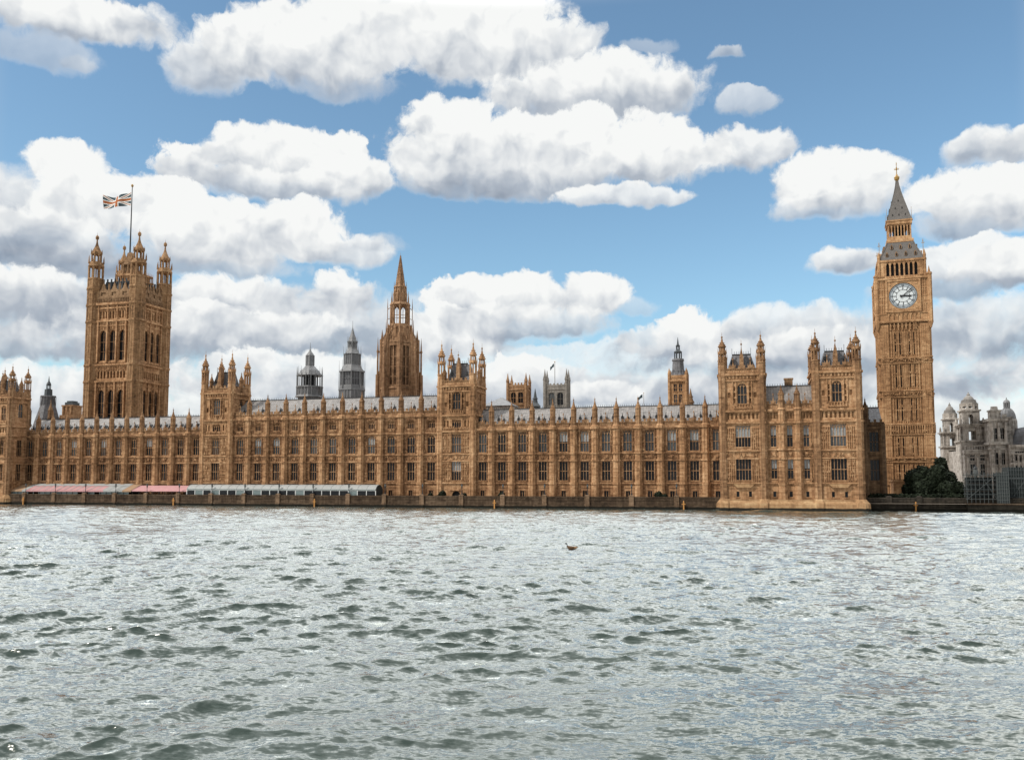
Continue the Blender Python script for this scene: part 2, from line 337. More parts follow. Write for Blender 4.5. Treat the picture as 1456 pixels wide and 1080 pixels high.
# ------------------------------------------------------------------ windows (stone frame with glass child)
WCACHE = {}
def window(parent, u, y, z, w, h, lights, trans=(.5,), head='', glass='glass', blind=0., rotz=0, stone_='stone', depth=.34):
    key = (round(w, 2), round(h, 2), lights, trans, head, glass, stone_, depth)
    if key not in WCACHE:
        f = MB(); hw = w/2
        for k in range(1, lights): f.cb(-hw+w*k/lights, .25, .042, .08, 0, h)
        for t in trans: f.box(-hw, hw, .17, .32, h*t-.06, h*t+.06)
        f.box(-hw, -hw+.05, .05, .33, 0, h); f.box(hw-.05, hw, .05, .33, 0, h)
        f.box(-hw-.12, hw+.12, -.16, .3, -.16, .03)
        if 'arch' in head: f.spandrel(0, hw, h-.42*w, h, .02, .33, 5)
        if 'trac' in head:
            lw = w/lights
            for k in range(lights):
                c = -hw+lw*(k+.5)
                f.spandrel(c, lw/2-.02, h-.95, h-.55, .12, .30, 2)
                f.cb(c, .2, .045, .08, h-.5, h); f.spandrel(c-lw/4, lw/4-.03, h-.3, h-.08, .13, .28, 2); f.spandrel(c+lw/4, lw/4-.03, h-.3, h-.08, .13, .28, 2)
        p = MB(); p.box(-hw-.05, hw+.05, depth, depth+.04, -.05, h+.05)
        for k in range(lights*2):                 # leading bars
            pass
        WCACHE[key] = (f.mesh('window', MAT[stone_]), p.mesh('pane', MAT[glass]))
    a, b = WCACHE[key]
    o = link('window', a, parent, (u, y, z), rotz=rotz)
    g_ = bpy.data.objects.new('pane', b); COL.objects.link(g_); g_.parent = o
    if blind > 0:
        bk = ('b', round(w, 2), round(h, 2), round(blind, 1))
        if bk not in WCACHE:
            q = MB(); q.box(-w/2+.1, w/2-.1, depth-.03, depth-.01, h*(1-blind), h-.05); WCACHE[bk] = q.mesh('blind', MAT['blind'])
        q = bpy.data.objects.new('blind', WCACHE[bk]); COL.objects.link(q); q.parent = o
    return o

# ------------------------------------------------------------------ carved details
rnd = random.Random(3)
def strings(mb, u0, u1, levels, y=0.):
    for z, h, pr in levels:
        mb.box(u0, u1, y-pr, y+.1, z, z+h); mb.box(u0, u1, y-pr*.55, y+.1, z-h*.55, z)
def panels(mb, a, b, z0, z1, y=0., step=.46, rows=3):
    """blind tracery panelling between two points of a wall"""
    n = max(1, int(round((b-a)/step)))
    for i in range(n+1):
        x = a+(b-a)*i/n; mb.box(x-.075, x+.075, y-.24, y+.02, z0, z1)
    hh = (z1-z0)/rows
    for r in range(rows):
        zt = z0+hh*(r+1)
        mb.box(a-.07, b+.07, y-.21, y+.02, zt-.18, zt-.03)
        for i in range(n):
            x0 = a+(b-a)*i/n; x1 = a+(b-a)*(i+1)/n; c = (x0+x1)/2
            mb.spandrel(c, (x1-x0)/2-.067, zt-.62, zt-.17, y-.17, y+.02, 2)
            if rnd.random() < .45:
                zz = z0+hh*r+.2+rnd.random()*.3; mb.box(c-.10, c+.10, y-.26-rnd.random()*.12, y+.02, zz, zz+.35+rnd.random()*.4)
def carved(mb, a, b, z0, z1, y=0., shield=True):
    mb.box(a, b, y-.12, y+.02, z0, z0+.10); mb.box(a, b, y-.12, y+.02, z1-.10, z1)
    c, zc = (a+b)/2, (z0+z1)/2
    if shield and b-a > 1.2:
        mb.ext([(c-.32, zc+.42), (c+.32, zc+.42), (c+.32, zc), (c, zc-.45), (c-.32, zc)], y-.3, y+.02)
    for k in range(int((b-a)*7)):
        x = a+.1+rnd.random()*(b-a-.2); z = z0+.15+rnd.random()*(z1-z0-.35); r = .05+rnd.random()*.10
        mb.box(x-r, x+r, y-.10-rnd.random()*.30, y+.02, z-r, z+r*1.3)
def parapet(mb, u0, u1, z0, z1, y=0., th=.4, gab=None):
    """pierced, battlemented parapet with an optional gablet over each bay"""
    mb.box(u0, u1, y, y+th, z0, z0+.3); mb.box(u0, u1, y+.12, y+th-.05, z0+.3, z1-.2); mb.box(u0, u1, y-.06, y+th, z1-.2, z1)
    n = int((u1-u0)/.5)
    for i in range(n+1):
        x = u0+(u1-u0)*i/n; mb.box(x-.06, x+.06, y, y+.13, z0+.3, z1-.2)
    n = max(2, int((u1-u0)/1.05))
    for i in range(n):
        x = u0+(u1-u0)*(i+.5)/n; mb.box(x-.26, x+.26, y, y+th-.08, z1, z1+.5); mb.box(x-.31, x+.31, y-.07, y+th-.02, z1+.5, z1+.62)
    for g_ in (gab or ()):
        mb.ext([(g_-.5, z1), (g_+.5, z1), (g_+.42, z1+.55), (g_+.16, z1+.7), (g_+.10, z1+1.25), (g_-.10, z1+1.25), (g_-.16, z1+.7), (g_-.42, z1+.55)], y-.12, y+.2)
        mb.box(g_-.16, g_+.16, y-.24, y-.1, z1+.05, z1+.6)
        for s_ in (-.5, .5): mb.fr(g_+s_, y+.02, z1+.2, z1+1.0, .12, .03, 4)
        mb.fr(g_, y+.05, z1+1.2, z1+2.5, .07, .04, 5); mb.fr(g_, y+.05, z1+1.9, z1+2.2, .17, .14, 6)
def pinnacle(mb, x, y, z0, z1, r=.55, n=8):
    """octagonal shaft, panelled, with ogee cap and finial; z1 is the finial's tip"""
    h = z1-z0; zs = z0+h*.56; mb.fr(x, y, z0, zs, r, r*.94, n)
    for i in range(n):
        a = math.pi/n+2*math.pi*i/n; mb.bar((x+r*math.sin(a), y-r*math.cos(a), z0), (x+r*math.sin(a), y-r*math.cos(a), zs), .07, 4)
    mb.fr(x, y, z0+h*.30, z0+h*.33, r+.12, r+.12, n); mb.fr(x, y, zs-.05, zs+.22, r+.16, r+.1, n)
    mb.lathe(x, y, [(zs+.2, r*.95), (zs+h*.10, r*.80), (zs+h*.17, r*.42), (zs+h*.28, r*.20), (zs+h*.36, .06)], n)
    for k in range(4):
        zz = zs+.35+k*h*.065; mb.fr(x, y, zz, zz+.1, r*(.98-.21*k), r*(.9-.21*k), n)
    mb.fr(x, y, zs+h*.33, zs+h*.36, .18, .14, 6); mb.fr(x, y, zs+h*.35, z1, .055, .02, 5)
def lantern(mb, x, y, z0, z1, r, n=8, post=.13, core=0.):
    for i in range(n):
        a = math.pi/n+2*math.pi*i/n; mb.bar((x+r*math.sin(a), y-r*math.cos(a), z0), (x+r*math.sin(a), y-r*math.cos(a), z1), post, 6)
    mb.fr(x, y, z0-.02, z0+.22, r+.14, r+.12, n); mb.fr(x, y, z1-.2, z1+.08, r+.1, r+.2, n)
    if core: mb.fr(x, y, z0, z1, core, core, n)
    # arched heads
    for i in range(n):
        a0 = math.pi/n+2*math.pi*i/n; a1 = a0+2*math.pi/n
        p = Vector((x+r*math.sin(a0), y-r*math.cos(a0), 0)); q = Vector((x+r*math.sin(a1), y-r*math.cos(a1), 0))
        m_ = (p+q)/2; hh = min(.6, (z1-z0)*.25)
        for e_ in (p, q):
            e2 = e_.lerp(m_, .9)
            mb.face([(e_.x, e_.y, z1-.1), (e2.x, e2.y, z1-.1), (e_.x, e_.y, z1-.1-hh)])
def turret(mb, x, y, z0, zpar, ztop, r=.92):
    """tall octagonal corner turret: panelled shaft, two open stages, ogee cap"""
    mb.fr(x, y, z0, zpar, r)
    for i in range(8):
        a = math.pi/8+2*math.pi*i/8; mb.bar((x+r*math.sin(a), y-r*math.cos(a), z0), (x+r*math.sin(a), y-r*math.cos(a), zpar), .09, 4)
    z = z0+1.2
    while z < zpar-1: mb.fr(x, y, z, z+.14, r+.07, r+.07); z += 1.55
    H = ztop-zpar; a1 = zpar+H*.16; b1 = zpar+H*.44; c1 = zpar+H*.62
    mb.fr(x, y, zpar, a1, r*1.02, r*.96); mb.fr(x, y, a1-.1, a1+.12, r+.1, r+.1)
    lantern(mb, x, y, a1, b1, r*.86, 8, .14, r*.14)
    mb.fr(x, y, b1, b1+.45, r*1.1, r*.98)
    for i in range(8):
        a = math.pi/8+2*math.pi*i/8; mb.fr(x+r*1.02*math.sin(a), y-r*1.02*math.cos(a), b1+.3, b1+1.3, .1, .02, 4)
    lantern(mb, x, y, b1+.4, c1, r*.66, 8, .11)
    mb.lathe(x, y, [(c1, r*.92), (c1+H*.035, r*.84), (c1+H*.085, r*.54), (c1+H*.15, r*.30), (c1+H*.23, .13), (ztop-H*.10, .09)], 8)
    for k in range(3): mb.fr(x, y, c1+H*(.01+.05*k), c1+H*(.025+.05*k), r*(1.02-.2*k), r*(.98-.2*k))
    mb.fr(x, y, ztop-H*.13, ztop-H*.10, .16, .22, 6); mb.fr(x, y, ztop-H*.10, ztop-H*.07, .22, .07, 6); mb.fr(x, y, ztop-H*.06, ztop+.3, .05, .02, 5)
def roof_block(parent, u0, u1, z0, zr, v0, v1, mat='slate', name='roof', hip=0.):
    r = MB(); vm = (v0+v1)/2
    r.poly([(u0, v0, z0), (u1, v0, z0), (u1-hip, vm, zr), (u0+hip, vm, zr), (u0, v1, z0), (u1, v1, z0)],
           [(0, 1, 2, 3), (4, 3, 2, 5), (0, 3, 4), (1, 5, 2)])
    o = r.build(name, MAT[mat], parent)
    c = MB(); c.box(u0+hip, u1-hip, vm-.1, vm+.1, zr-.05, zr+.16); n = int((u1-u0-2*hip)/.55)
    for i in range(n+1):
        x = u0+hip+(u1-u0-2*hip)*i/max(1, n); c.box(x-.04, x+.04, vm-.04, vm+.04, zr+.16, zr+.62)
    c.build('ridge_cresting', MAT['iron'], o, parent)
    return o
def roof_vents(roof, root, spots):
    m_ = MB(); m_.ext([(-.30, 0), (.30, 0), (.30, .42), (0, .95), (-.30, .42)], -.32, .8); m_.fr(0, -.1, .9, 1.45, .05, .03, 5); m_.fr(0, -.1, 1.1, 1.25, .12, .1, 5)
    me = m_.mesh('roof_vent', MAT['iron'])
    for p in spots:
        o = bpy.data.objects.new('roof_vent', me); COL.objects.link(o); o.parent = roof; o.location = Vector(p)-BASE[root.name]

# buttress with pinnacle (shared meshes)
def buttress_meshes(ztop, zpin, st, breaks):
    b = MB(); r = .80
    b.fr(0, -.2, 1.6, 5.9, 1.02, .98); b.fr(0, -.2, 5.7, 6.3, 1.14, 1.0)
    b.fr(0, -.2, 6.3, 13.4, .90, .86); b.fr(0, -.2, 13.4, ztop, .84, .78)
    for i in range(8):
        a = math.pi/8+2*math.pi*i/8
        b.bar((.86*math.sin(a), -.2-.86*math.cos(a), 6.3), (.80*math.sin(a), -.2-.80*math.cos(a), ztop), .085, 4)
    for z, h, pr in breaks: b.fr(0, -.2, z-.1, z+h, .92+pr*.6, .92+pr*.6)
    for z in (8.1, 9.7, 15.4, 17.1): b.fr(0, -.2, z, z+.16, .97, .93)
    b.fr(0, -.2, ztop-.05, ztop+.35, 1.0, .8)
    p = MB(); pinnacle(p, 0, -.1, ztop+.3, zpin, .62)
    return b.mesh('buttress', MAT[st]), p.mesh('pinnacle', MAT['stone_b'])

# ------------------------------------------------------------------ long ranges of the river front
GW = (2.75, 4.2)
def front_range(name, label, u0, u1, cent, edges, tall, pales, st='stone', skip_low=(), base_v=0.):
    t = thing(name, label, 'palace wing', ((u0+u1)/2, 5, 1.7))
    corn = 23.05 if tall else 19.25; par = corn+.5; ptop = par+1.1
    ops = []; hw = 1.04
    w2top = 18.3 if tall else 18.72
    for c in cent:
        ops += [(c-hw, c+hw, 6.7, 11.3), (c-hw, c+hw, 13.72, w2top), (c-.55, c+.55, *GW)]
        if tall: ops.append((c-.95, c+.95, 20.05, 22.0))
    w = MB(); w.sheet(u0, u1, 1.6, par, ops)
    lev = [(5.95, .34, .34), (11.45, .32, .32), (13.2, .34, .36), (corn, .5, .5), (4.95, .12, .12)]
    if tall: lev += [(18.65, .45, .42), (19.35, .12, .12)]
    strings(w, u0, u1, lev)
    for k, c in enumerate(cent):
        ed = [e for e in edges if abs(e-c) < 4]; a = max([e for e in edges if e < c] or [u0]); b = min([e for e in edges if e > c] or [u1])
        a, b = max(a+.85, u0+.1), min(b-.85, u1-.1)
        for x0, x1 in ((a, c-hw-.14), (c+hw+.14, b)):
            if x1-x0 > .3:
                panels(w, x0, x1, 6.4, 11.2, rows=3); panels(w, x0, x1, 13.6, w2top+.2, rows=3)
                carved(w, x0, x1, 11.85, 13.0, shield=False)
                if tall: panels(w, x0, x1, 19.9, 22.4, rows=1); carved(w, x0, x1, 19.0, 19.9, shield=False)
        carved(w, c-hw, c+hw, 11.85, 13.0)
        w.box(c-hw-.2, c+hw+.2, -.2, .02, 11.32, 11.44)           # hood moulds
        w.box(c-.75, c+.75, -.14, .02, 4.25, 4.4); w.box(c-.75, c-.56, -.1, .02, 2.6, 4.25); w.box(c+.56, c+.75, -.1, .02, 2.6, 4.25)
        if tall:
            panels(w, c-hw, c+hw, 19.1, 19.85, step=.4, rows=1); panels(w, c-hw, c+hw, 22.1, 23.0, step=.46, rows=1)
            w.box(c-hw-.2, c+hw+.2, -.2, .02, w2top+.02, w2top+.16)
        else: w.box(c-hw-.2, c+hw+.2, -.2, .02, w2top+.1, w2top+.24)
    w.build('wall', MAT['carved'], t)
    p = MB(); parapet(p, u0, u1, par, ptop, -.15, gab=cent); p.build('parapet', MAT['stone_b'], t)
    for k, c in enumerate(cent):
        lo, hi = pales[k] if k < len(pales) else (0, 0)
        window(t, c, 0, 6.7, 2*hw, 4.6, 3, (.5,), '', 'glass', lo)
        window(t, c, 0, 13.72, 2*hw, w2top-13.72, 3, (.44,), 'trac arch' if tall else 'trac', 'leaded', hi)
        window(t, c, 0, GW[0], 1.1, GW[1]-GW[0], 2, (), '', 'glass')
        if tall: window(t, c, 0, 20.05, 1.9, 1.95, 4, (), 'trac', 'glass')
    bm, pm = buttress_meshes(par+.1, 30.2 if tall else 27.1, st, [(5.95, .34, .34), (11.45, .32, .32), (13.2, .34, .36), (corn, .5, .5)]+([(18.65, .45, .42)] if tall else []))
    for e in edges:
        b = link('buttress', bm, t, (e, 0, 0)); q = bpy.data.objects.new('pinnacle', pm); COL.objects.link(q); q.parent = b
    zr = 29.0 if tall else 25.0
    ro = roof_block(t, u0+.02, u1-.02, ptop-.4, zr, .7, 11.5)
    sl = (zr-ptop+.4)/5.4
    roof_vents(ro, t, [(c+dx, .7+1.35+abs(dx)*.25, ptop-.4+sl*(1.35+abs(dx)*.25)-.15) for c in cent for dx in ((0,) if tall else (-1.5, 0, 1.5))])
    bk = MB(); bk.box(u0+.01, u1-.01, 11.4, 11.6, 1.6, ptop-.3); bk.build('rear_wall', MAT['stone_b'], t)
    return t
lw_c = [-146.5+5.085*i for i in range(12)]; lw_e = [c-2.54 for c in lw_c]+[lw_c[-1]+1.6]
cb_c = [-76.9+5.55*i for i in range(11)]; cb_e = [c+2.77 for c in cb_c[:-1]]
rw_c = [-7.65]+[-2.65+5.245*i for i in range(11)]; rw_e = [-5.28+5.245*i for i in range(11)]
lp = [(0, .5 if i in (3, 5, 8) else 0) for i in range(12)]
front_range('palace_wing', 'lower honey stone range at the left behind the pink terrace awnings', -149.2, -88.9, lw_c, lw_e[1:-1], False, lp)
front_range('palace_centre_range', 'taller central stone range with four rows of windows between the two front towers', -79.6, -19.2, cb_c, cb_e, True, [(0, .5 if i in (1, 2, 7) else 0) for i in range(11)])
rw = front_range('palace_wing', 'lower honey stone range right of the middle tower, above the bare terrace', -10.2, 50.6, rw_c, rw_e, False, [(0, .5 if i in (4, 5, 9, 10) else 0) for i in range(12)])
dp = MB(); dp.bar((47.95, -.25, 2), (47.95, -.25, 19.2), .13, 6); dp.box(47.7, 48.2, -.4, -.02, 19.0, 19.6)
tag(dp.build('drainpipe', MAT['iron'], rw))

# ------------------------------------------------------------------ towers of the front
def tower_parts(t, u0, u1, v0, v1, zb, two=False, low=True, pav=False, st='stone'):
    uc = (u0+u1)/2; wv = 3.3 if pav else 2.5; Z = 30.4
    w = MB(); ops = []; ww = []
    if two: cs = [uc-2.15, uc+2.15]; wv = 1.7
    else: cs = [uc]
    nl = 3 if two else (5 if pav else 4)
    for c in cs:
        ww += [(c, 6.75, wv, 4.75, nl, (.5,), '', 'glass'), (c, 13.75 if not pav else 14.2, wv, 4.6 if not pav else 4.9, nl, (.45,), 'trac', 'leaded')]
        ww += [(c, 24.7 if not pav else 24.0, 2.1 if not two else 1.6, 4.6 if not two else 4.3, 3, (.45,), 'arch trac', 'leaded')]
        if not pav: ww.append((c, 20.1, 2.4, 1.95, 4, (), 'trac', 'glass'))
        if pav:
            for dx in (-1.35, 1.35): ww.append((c+dx, 3.0, .7, 1.25, 1, (), '', 'glass'))
    for (c, z, a, h, *_) in ww: ops.append((c-a/2, c+a/2, z, z+h))
    if not pav and low and low != 'door': ops.append((uc-.6, uc+.6, 2.75, 4.2)); ww.append((uc, 2.75, 1.2, 1.45, 2, (), '', 'glass'))
    if low == 'door': ops.append((uc-1.25, uc+1.25, 1.6, 4.1))
    nic = []                                        # empty statue niches
    if not two:
        for c in cs:
            for s_ in (-1, 1):
                for k in range(3): z = (24.9 if not pav else 24.2)+1.35*k; nic.append((c+s_*1.72-.22, c+s_*1.72+.22, z, z+1.0))
                nic.append((c+s_*2.85-.3, c+s_*2.85+.3, 25.4, 26.6))
    for k in range(8):
        x = u0+1.3+(u1-u0-2.6)*(k+.5)/8
        if pav: nic.append((x-.24, x+.24, 20.5, 21.8))
        elif abs(x-uc) > 1.6: nic.append((x-.24, x+.24, 20.3, 21.9))
    ops += nic
    w.sheet(u0+.5, u1-.5, zb, Z+1.2, ops, v0)
    for (a, b, c, d) in nic: w.box(a-.05, b+.05, v0+.5, v0+.55, c-.05, d+.05)
    if low == 'door':
        w.spandrel(uc, 1.25, 2.6, 4.1, v0+.02, v0+.5, 6, .5); w.box(uc-1.6, uc+1.6, v0-.2, v0+.02, 4.15, 4.4)
    vm_ = v0+(v1-v0)*.5; side = [(vm_-.85, vm_+.85, 24.9, 29.0)]+([(vm_-.9, vm_+.9, 13.75, 18.4), (vm_-.9, vm_+.9, 6.75, 11.4)] if two else [])
    w.sheet(v0+.5, v1-.5, zb, Z+1.2, side, u1, -.5, 'x'); w.sheet(v0+.5, v1-.5, zb, Z+1.2, side, u0, .5, 'x')
    w.sheet(u0+.5, u1-.5, zb, Z+1.2, (), v1)
    lev = [(5.95, .36, .36), (11.45, .32, .32), (13.2, .34, .36), (18.9 if not pav else 19.5, .4, .42), (22.95 if not pav else 22.1, .45, .45), (Z-1.25, .3, .3), (Z, .45, .5)]
    for (z, h, pr) in lev:
        for (a, b, c, d) in ((u0, u1, v0-pr, v0+.1), (u0, u1, v1-.1, v1+pr), (u0-pr, u0+.1, v0+.11, v1-.11), (u1-.1, u1+pr, v0+.11, v1-.11)):
            w.box(a, b, c, d, z, z+h)
    hw = wv/2+.15 if not two else wv/2+2.3
    for a, b in ((u0+1.0, uc-hw), (uc+hw, u1-1.0)):
        if b-a > .35:
            panels(w, a, b, 6.4, 11.3, v0, rows=3); panels(w, a, b, 13.6, 18.6, v0, rows=3); carved(w, a, b, 11.85, 13.05, v0, False); 
    carved(w, uc-1.2, uc+1.2, 11.85, 13.05, v0)
    if not pav: panels(w, u0+1.1, u1-1.1, 19.4, 20.0, v0, .5, 1)
    for c in cs:
        for s_ in (-1, 1):
            if not two:
                for e in (1.35, 2.1): w.box(c+s_*e-.1, c+s_*e+.1, v0-.26, v0+.02, 23.9, 29.0)
        w.box(c-2.0, c+2.0, v0-.4, v0+.02, 23.5 if not pav else 22.9, 23.8 if not pav else 23.2)
        for k in range(7): w.box(c-1.8+.6*k-.1, c-1.8+.6*k+.1, v0-.38, v0+.02, 23.8 if not pav else 23.2, 24.45 if not pav else 23.85)
    for s_, x in ((1, u1), (-1, u0)):        # side panelling
        for q in (.2, .32, .68, .8):
            y = v0+(v1-v0)*q; w.box(x-.1, x+.1, y-.14, y+.14, 23.5, Z-1.4)
    n = int((u1-u0)/.75)
    for i in range(1, n): x = u0+(u1-u0)*i/n; w.box(x-.17, x+.17, v0-.28, v0+.02, Z-.72, Z-.02)
    w.build('wall', MAT[st], t)
    p = MB(); parapet(p, u0+.8, u1-.8, Z+.45, Z+1.7, v0-.05, gab=[uc-1.9, uc+1.9] if pav else [uc])
    parapet(p, u0+.8, u1-.8, Z+.45, Z+1.7, v1-.35)
    for x in (u0-.02, u1-.4):
        p.box(x, x+.42, v0+.6, v1-.6, Z+.45, Z+1.7); n = int((v1-v0)/1.05)
        for i in range(1, n): y = v0+(v1-v0)*i/n; p.box(x+.03, x+.39, y-.3, y+.3, Z+1.7, Z+2.2)
    p.build('parapet', MAT['stone_b'], t)
    for k, (c, z, a, h, l, tr, hd, gl) in enumerate(ww):
        window(t, c, v0, z, a, h, l, tr, hd, gl, (.55 if (pav and gl == 'leaded' and z < 20 and not two) or (low == 'door' and k == 0) else 0))
    for x, rz in ((u1, R(90)), (u0, R(-90))):
        window(t, x, (v0+v1)/2, 24.9, 1.7, 4.1, 2, (.5,), 'arch', 'leaded', 0, rz)
        if two:
            for z_, h_ in ((13.75, 4.65), (6.75, 4.65)): window(t, x, (v0+v1)/2, z_, 1.8, h_, 3, (.5,), '', 'glass', 0, rz)
    if low == 'door':
        d = MB(); d.box(uc-1.3, uc+1.3, v0+.4, v0+.46, 1.6, 4.2); d.build('doorway', MAT['dark'], t)
    for (x, y) in ((u0+.75, v0+.45), (u1-.75, v0+.45), (u0+.75, v1-.45), (u1-.75, v1-.45)):
        m_ = MB(); turret(m_, x, y, zb, Z+1.5, 42.4 if not pav else 40.3, 1.0); m_.build('corner_turret', MAT[st if not pav else 'stone_b'], t)
    for (x, y) in ((uc, v1-.2), (u0+.2, (v0+v1)/2), (u1-.2, (v0+v1)/2)):
        m_ = MB(); pinnacle(m_, x, y, Z+1.0, 37.0, .55); m_.build('pinnacle', MAT['stone_b'], t)
    r = MB(); zt = 36.6 if not pav else 35.6; i = 1.7; j = (u1-u0)*.29; k_ = (v1-v0)*.34
    r.taper(u0+i, u1-i, v0+i, v1-i, Z+1.0, u0+j, u1-j, v0+k_, v1-k_, zt)
    ro = r.build('roof', MAT['slate_d'], t)
    c = MB(); c.box(u0+j, u1-j, v0+k_-.06, v0+k_+.06, zt, zt+.25)
    for q in range(9): x = u0+j+(u1-u0-2*j)*q/8; c.box(x-.04, x+.04, v0+k_-.04, v0+k_+.04, zt+.2, zt+(1.6 if q in (0, 8) else .85))
    c.build('ridge_cresting', MAT['iron'], ro, t)
    vs = MB(); vs.ext([(uc-.5, Z+1.7), (uc+.5, Z+1.7), (uc+.42, zt-.9), (uc, zt+1.6), (uc-.42, zt-.9)], v0+.9, v0+2.6)
    vs.fr(uc, v0+1.2, zt+1.2, zt+3.2, .08, .03, 5); vs.fr(uc, v0+1.2, zt+2.0, zt+2.3, .2, .2, 6); vs.build('roof_gable', MAT['stone_b'], ro, t)
    roof_vents(ro, t, [(uc-2.0, v0+2.3, Z+3.2), (uc+2.0, v0+2.3, Z+3.2)])
ta = thing('palace_tower', 'square turreted front tower at the left end of the tall central range', 'tower', (-83.9, 4, 1.7))
tower_parts(ta, -88.9, -79.0, -.7, 7.8, 1.6)
tb = thing('palace_tower', 'square turreted front tower near the middle, above a dark arched river doorway', 'tower', (-14.4, 4, 1.7))
tower_parts(tb, -19.4, -9.4, -.7, 7.8, 1.6, low='door')

def pavilion(label, u0, two, V=-6.2, dep=10.5):
    """end pavilion standing in the river: two turreted towers and three bays between"""
    t = thing('palace_pavilion', label, 'pavilion', (u0+15.1, 0, 0))
    for a in (u0, u0+20.2): tower_parts(t, a, a+10, V, V+dep, 1.0, two=two, pav=True)
    m0, m1 = u0+10, u0+20.2; vm = V+.75; w = MB(); ops = []; ws = []
    for k in range(3):
        c = m0+(m1-m0)*(k+.5)/3+(k-1)*.1
        ws += [(c, 7.1, 1.25, 4.6, 2, (.42,), '', 'glass', .5), (c, 14.2, 1.25, 4.8, 2, (.45,), 'trac', 'leaded', .45), (c, 3.0, .75, 1.25, 1, (), '', 'glass', 0)]
        for dx in (-1.0, -.34, .34, 1.0): ops.append((c+dx-.24, c+dx+.24, 20.5, 21.9))
    ops += [(c-a/2, c+a/2, z, z+h) for (c, z, a, h, *_) in ws]
    w.sheet(m0-.5, m1+.5, 1.0, 23.6, ops, vm)
    strings(w, m0, m1, [(5.95, .36, .36), (11.45, .3, .3), (13.5, .34, .36), (19.5, .4, .42), (22.2, .45, .5)], vm)
    w.box(m0, m1, vm+.5, vm+.55, 20.3, 22.1)
    for k in range(3):
        c = m0+(m1-m0)*(k+.5)/3+(k-1)*.1
        for s_ in (-1, 1):
            panels(w, c+s_*1.25-.4, c+s_*1.25+.4, 6.4, 11.3, vm, .4, 3); panels(w, c+s_*1.25-.4, c+s_*1.25+.4, 14.0, 19.2, vm, .4, 3)
        carved(w, c-1.2, c+1.2, 11.85, 13.3, vm)
    w.build('connecting_wall', MAT['stone'], t)
    for (c, z, a, h, l, tr, hd, gl, b) in ws: window(t, c, vm, z, a, h, l, tr, hd, gl, b)
    bm, pm = buttress_meshes(22.6, 28.4, 'stone', [(5.95, .34, .34), (11.45, .32, .32), (13.5, .34, .36), (19.5, .4, .42)])
    for k in (1, 2):
        b = link('buttress', bm, t, (m0+(m1-m0)*k/3, vm, 0)); q = bpy.data.objects.new('pinnacle', pm); COL.objects.link(q); q.parent = b
    p = MB(); parapet(p, m0, m1, 22.65, 23.9, vm-.1, gab=[m0+(m1-m0)*(k+.5)/3 for k in range(3)]); p.build('parapet', MAT['stone_b'], t)
    ro = roof_block(t, m0-.4, m1+.4, 23.3, 28.3, vm+.7, vm+9)
    ch = MB(); ch.box(u0+14.5, u0+16.3, vm+5.5, vm+6.6, 26, 29.9); ch.box(u0+14.35, u0+16.45, vm+5.4, vm+6.7, 29.9, 30.25)
    ch.build('chimney', MAT['dull'], ro, t)
    pl = MB(); pl.taper(u0-.6, u0+30.8, V-1.5, V+dep+.3, -2, u0-.5, u0+30.7, V-1.1, V+dep+.2, 1.5)     # battered plinth in the water
    pl.taper(u0-.5, u0+30.7, V-1.1, V+dep+.15, 1.5, u0-.15, u0+30.35, V-.35, V+dep+.1, 2.25); pl.box(u0-.2, u0+30.4, V-.42, V+dep+.05, 2.25, 2.5)
    for x in (u0+.75, u0+9.25, u0+20.95, u0+29.45): pl.fr(x, V+.45, -2, 1.62, 2.35, 2.0); pl.fr(x, V+.45, 1.6, 2.6, 2.0, 1.15)
    for x in (u0+5, u0+25.2): pl.ext([(x-2.3, 5.9), (x+2.3, 5.9), (x+1.5, 5.1), (x-1.5, 5.1)], V-.55, V+.05)
    pl.build('plinth', MAT['quay_l'], t)
    return t
MAT['quay_l'] = stone('river_limestone', (.16, .09, .045), (.36, .215, .11), (.52, .36, .20), block=(1.4, .55), tide=True)
pavilion('end pavilion with two turreted towers rising from the river next to the clock tower', 50.7, False)
pavilion('end pavilion cut off by the left edge, with paired tower windows', -177.9, True, -6.2, 6.5)

# sooty return block between pavilion and clock tower, shadow coloured into its stone
t = thing('palace_return_wing', 'narrow grimy shade-toned block recessed between the end pavilion and the clock tower', 'palace wing', (83.4, 6, 1.7))
w = MB(); ops = [(83.3, 85.3, 6.7, 11.3), (83.3, 85.3, 13.2, 17.6)]
w.sheet(80.2, 86.5, 1.6, 19, ops, 2.0); w.sheet(2, 14, 1.6, 19, (), 86.5, -.4, 'x'); strings(w, 80.2, 86.5, [(5.5, .4, .4), (11.6, .3, .3), (12.6, .3, .3), (18.3, .5, .5)], 2.0)
for x in (82.2, 86.0): w.fr(x, 2, 1.6, 19.5, .8, .7)
carved(w, 83.3, 85.3, 11.9, 12.6, 2.0, False)
w.build('wall', MAT['dusky'], t)
p = MB(); parapet(p, 80.2, 86.5, 19, 19.9, 1.9); p.build('parapet', MAT['dusky'], t)
p = MB(); pinnacle(p, 82.6, 2, 19.6, 25.6, .7); p.build('pinnacle', MAT['dusky'], t)
for (a, b, c, d) in ops: window(t, (a+b)/2, 2.0, c, b-a, d-c, 3, (.5,), '', 'glass', 0, 0, 'dusky')
roof_block(t, 80.4, 86.3, 19.4, 23.6, 2.8, 13, 'slate_d')

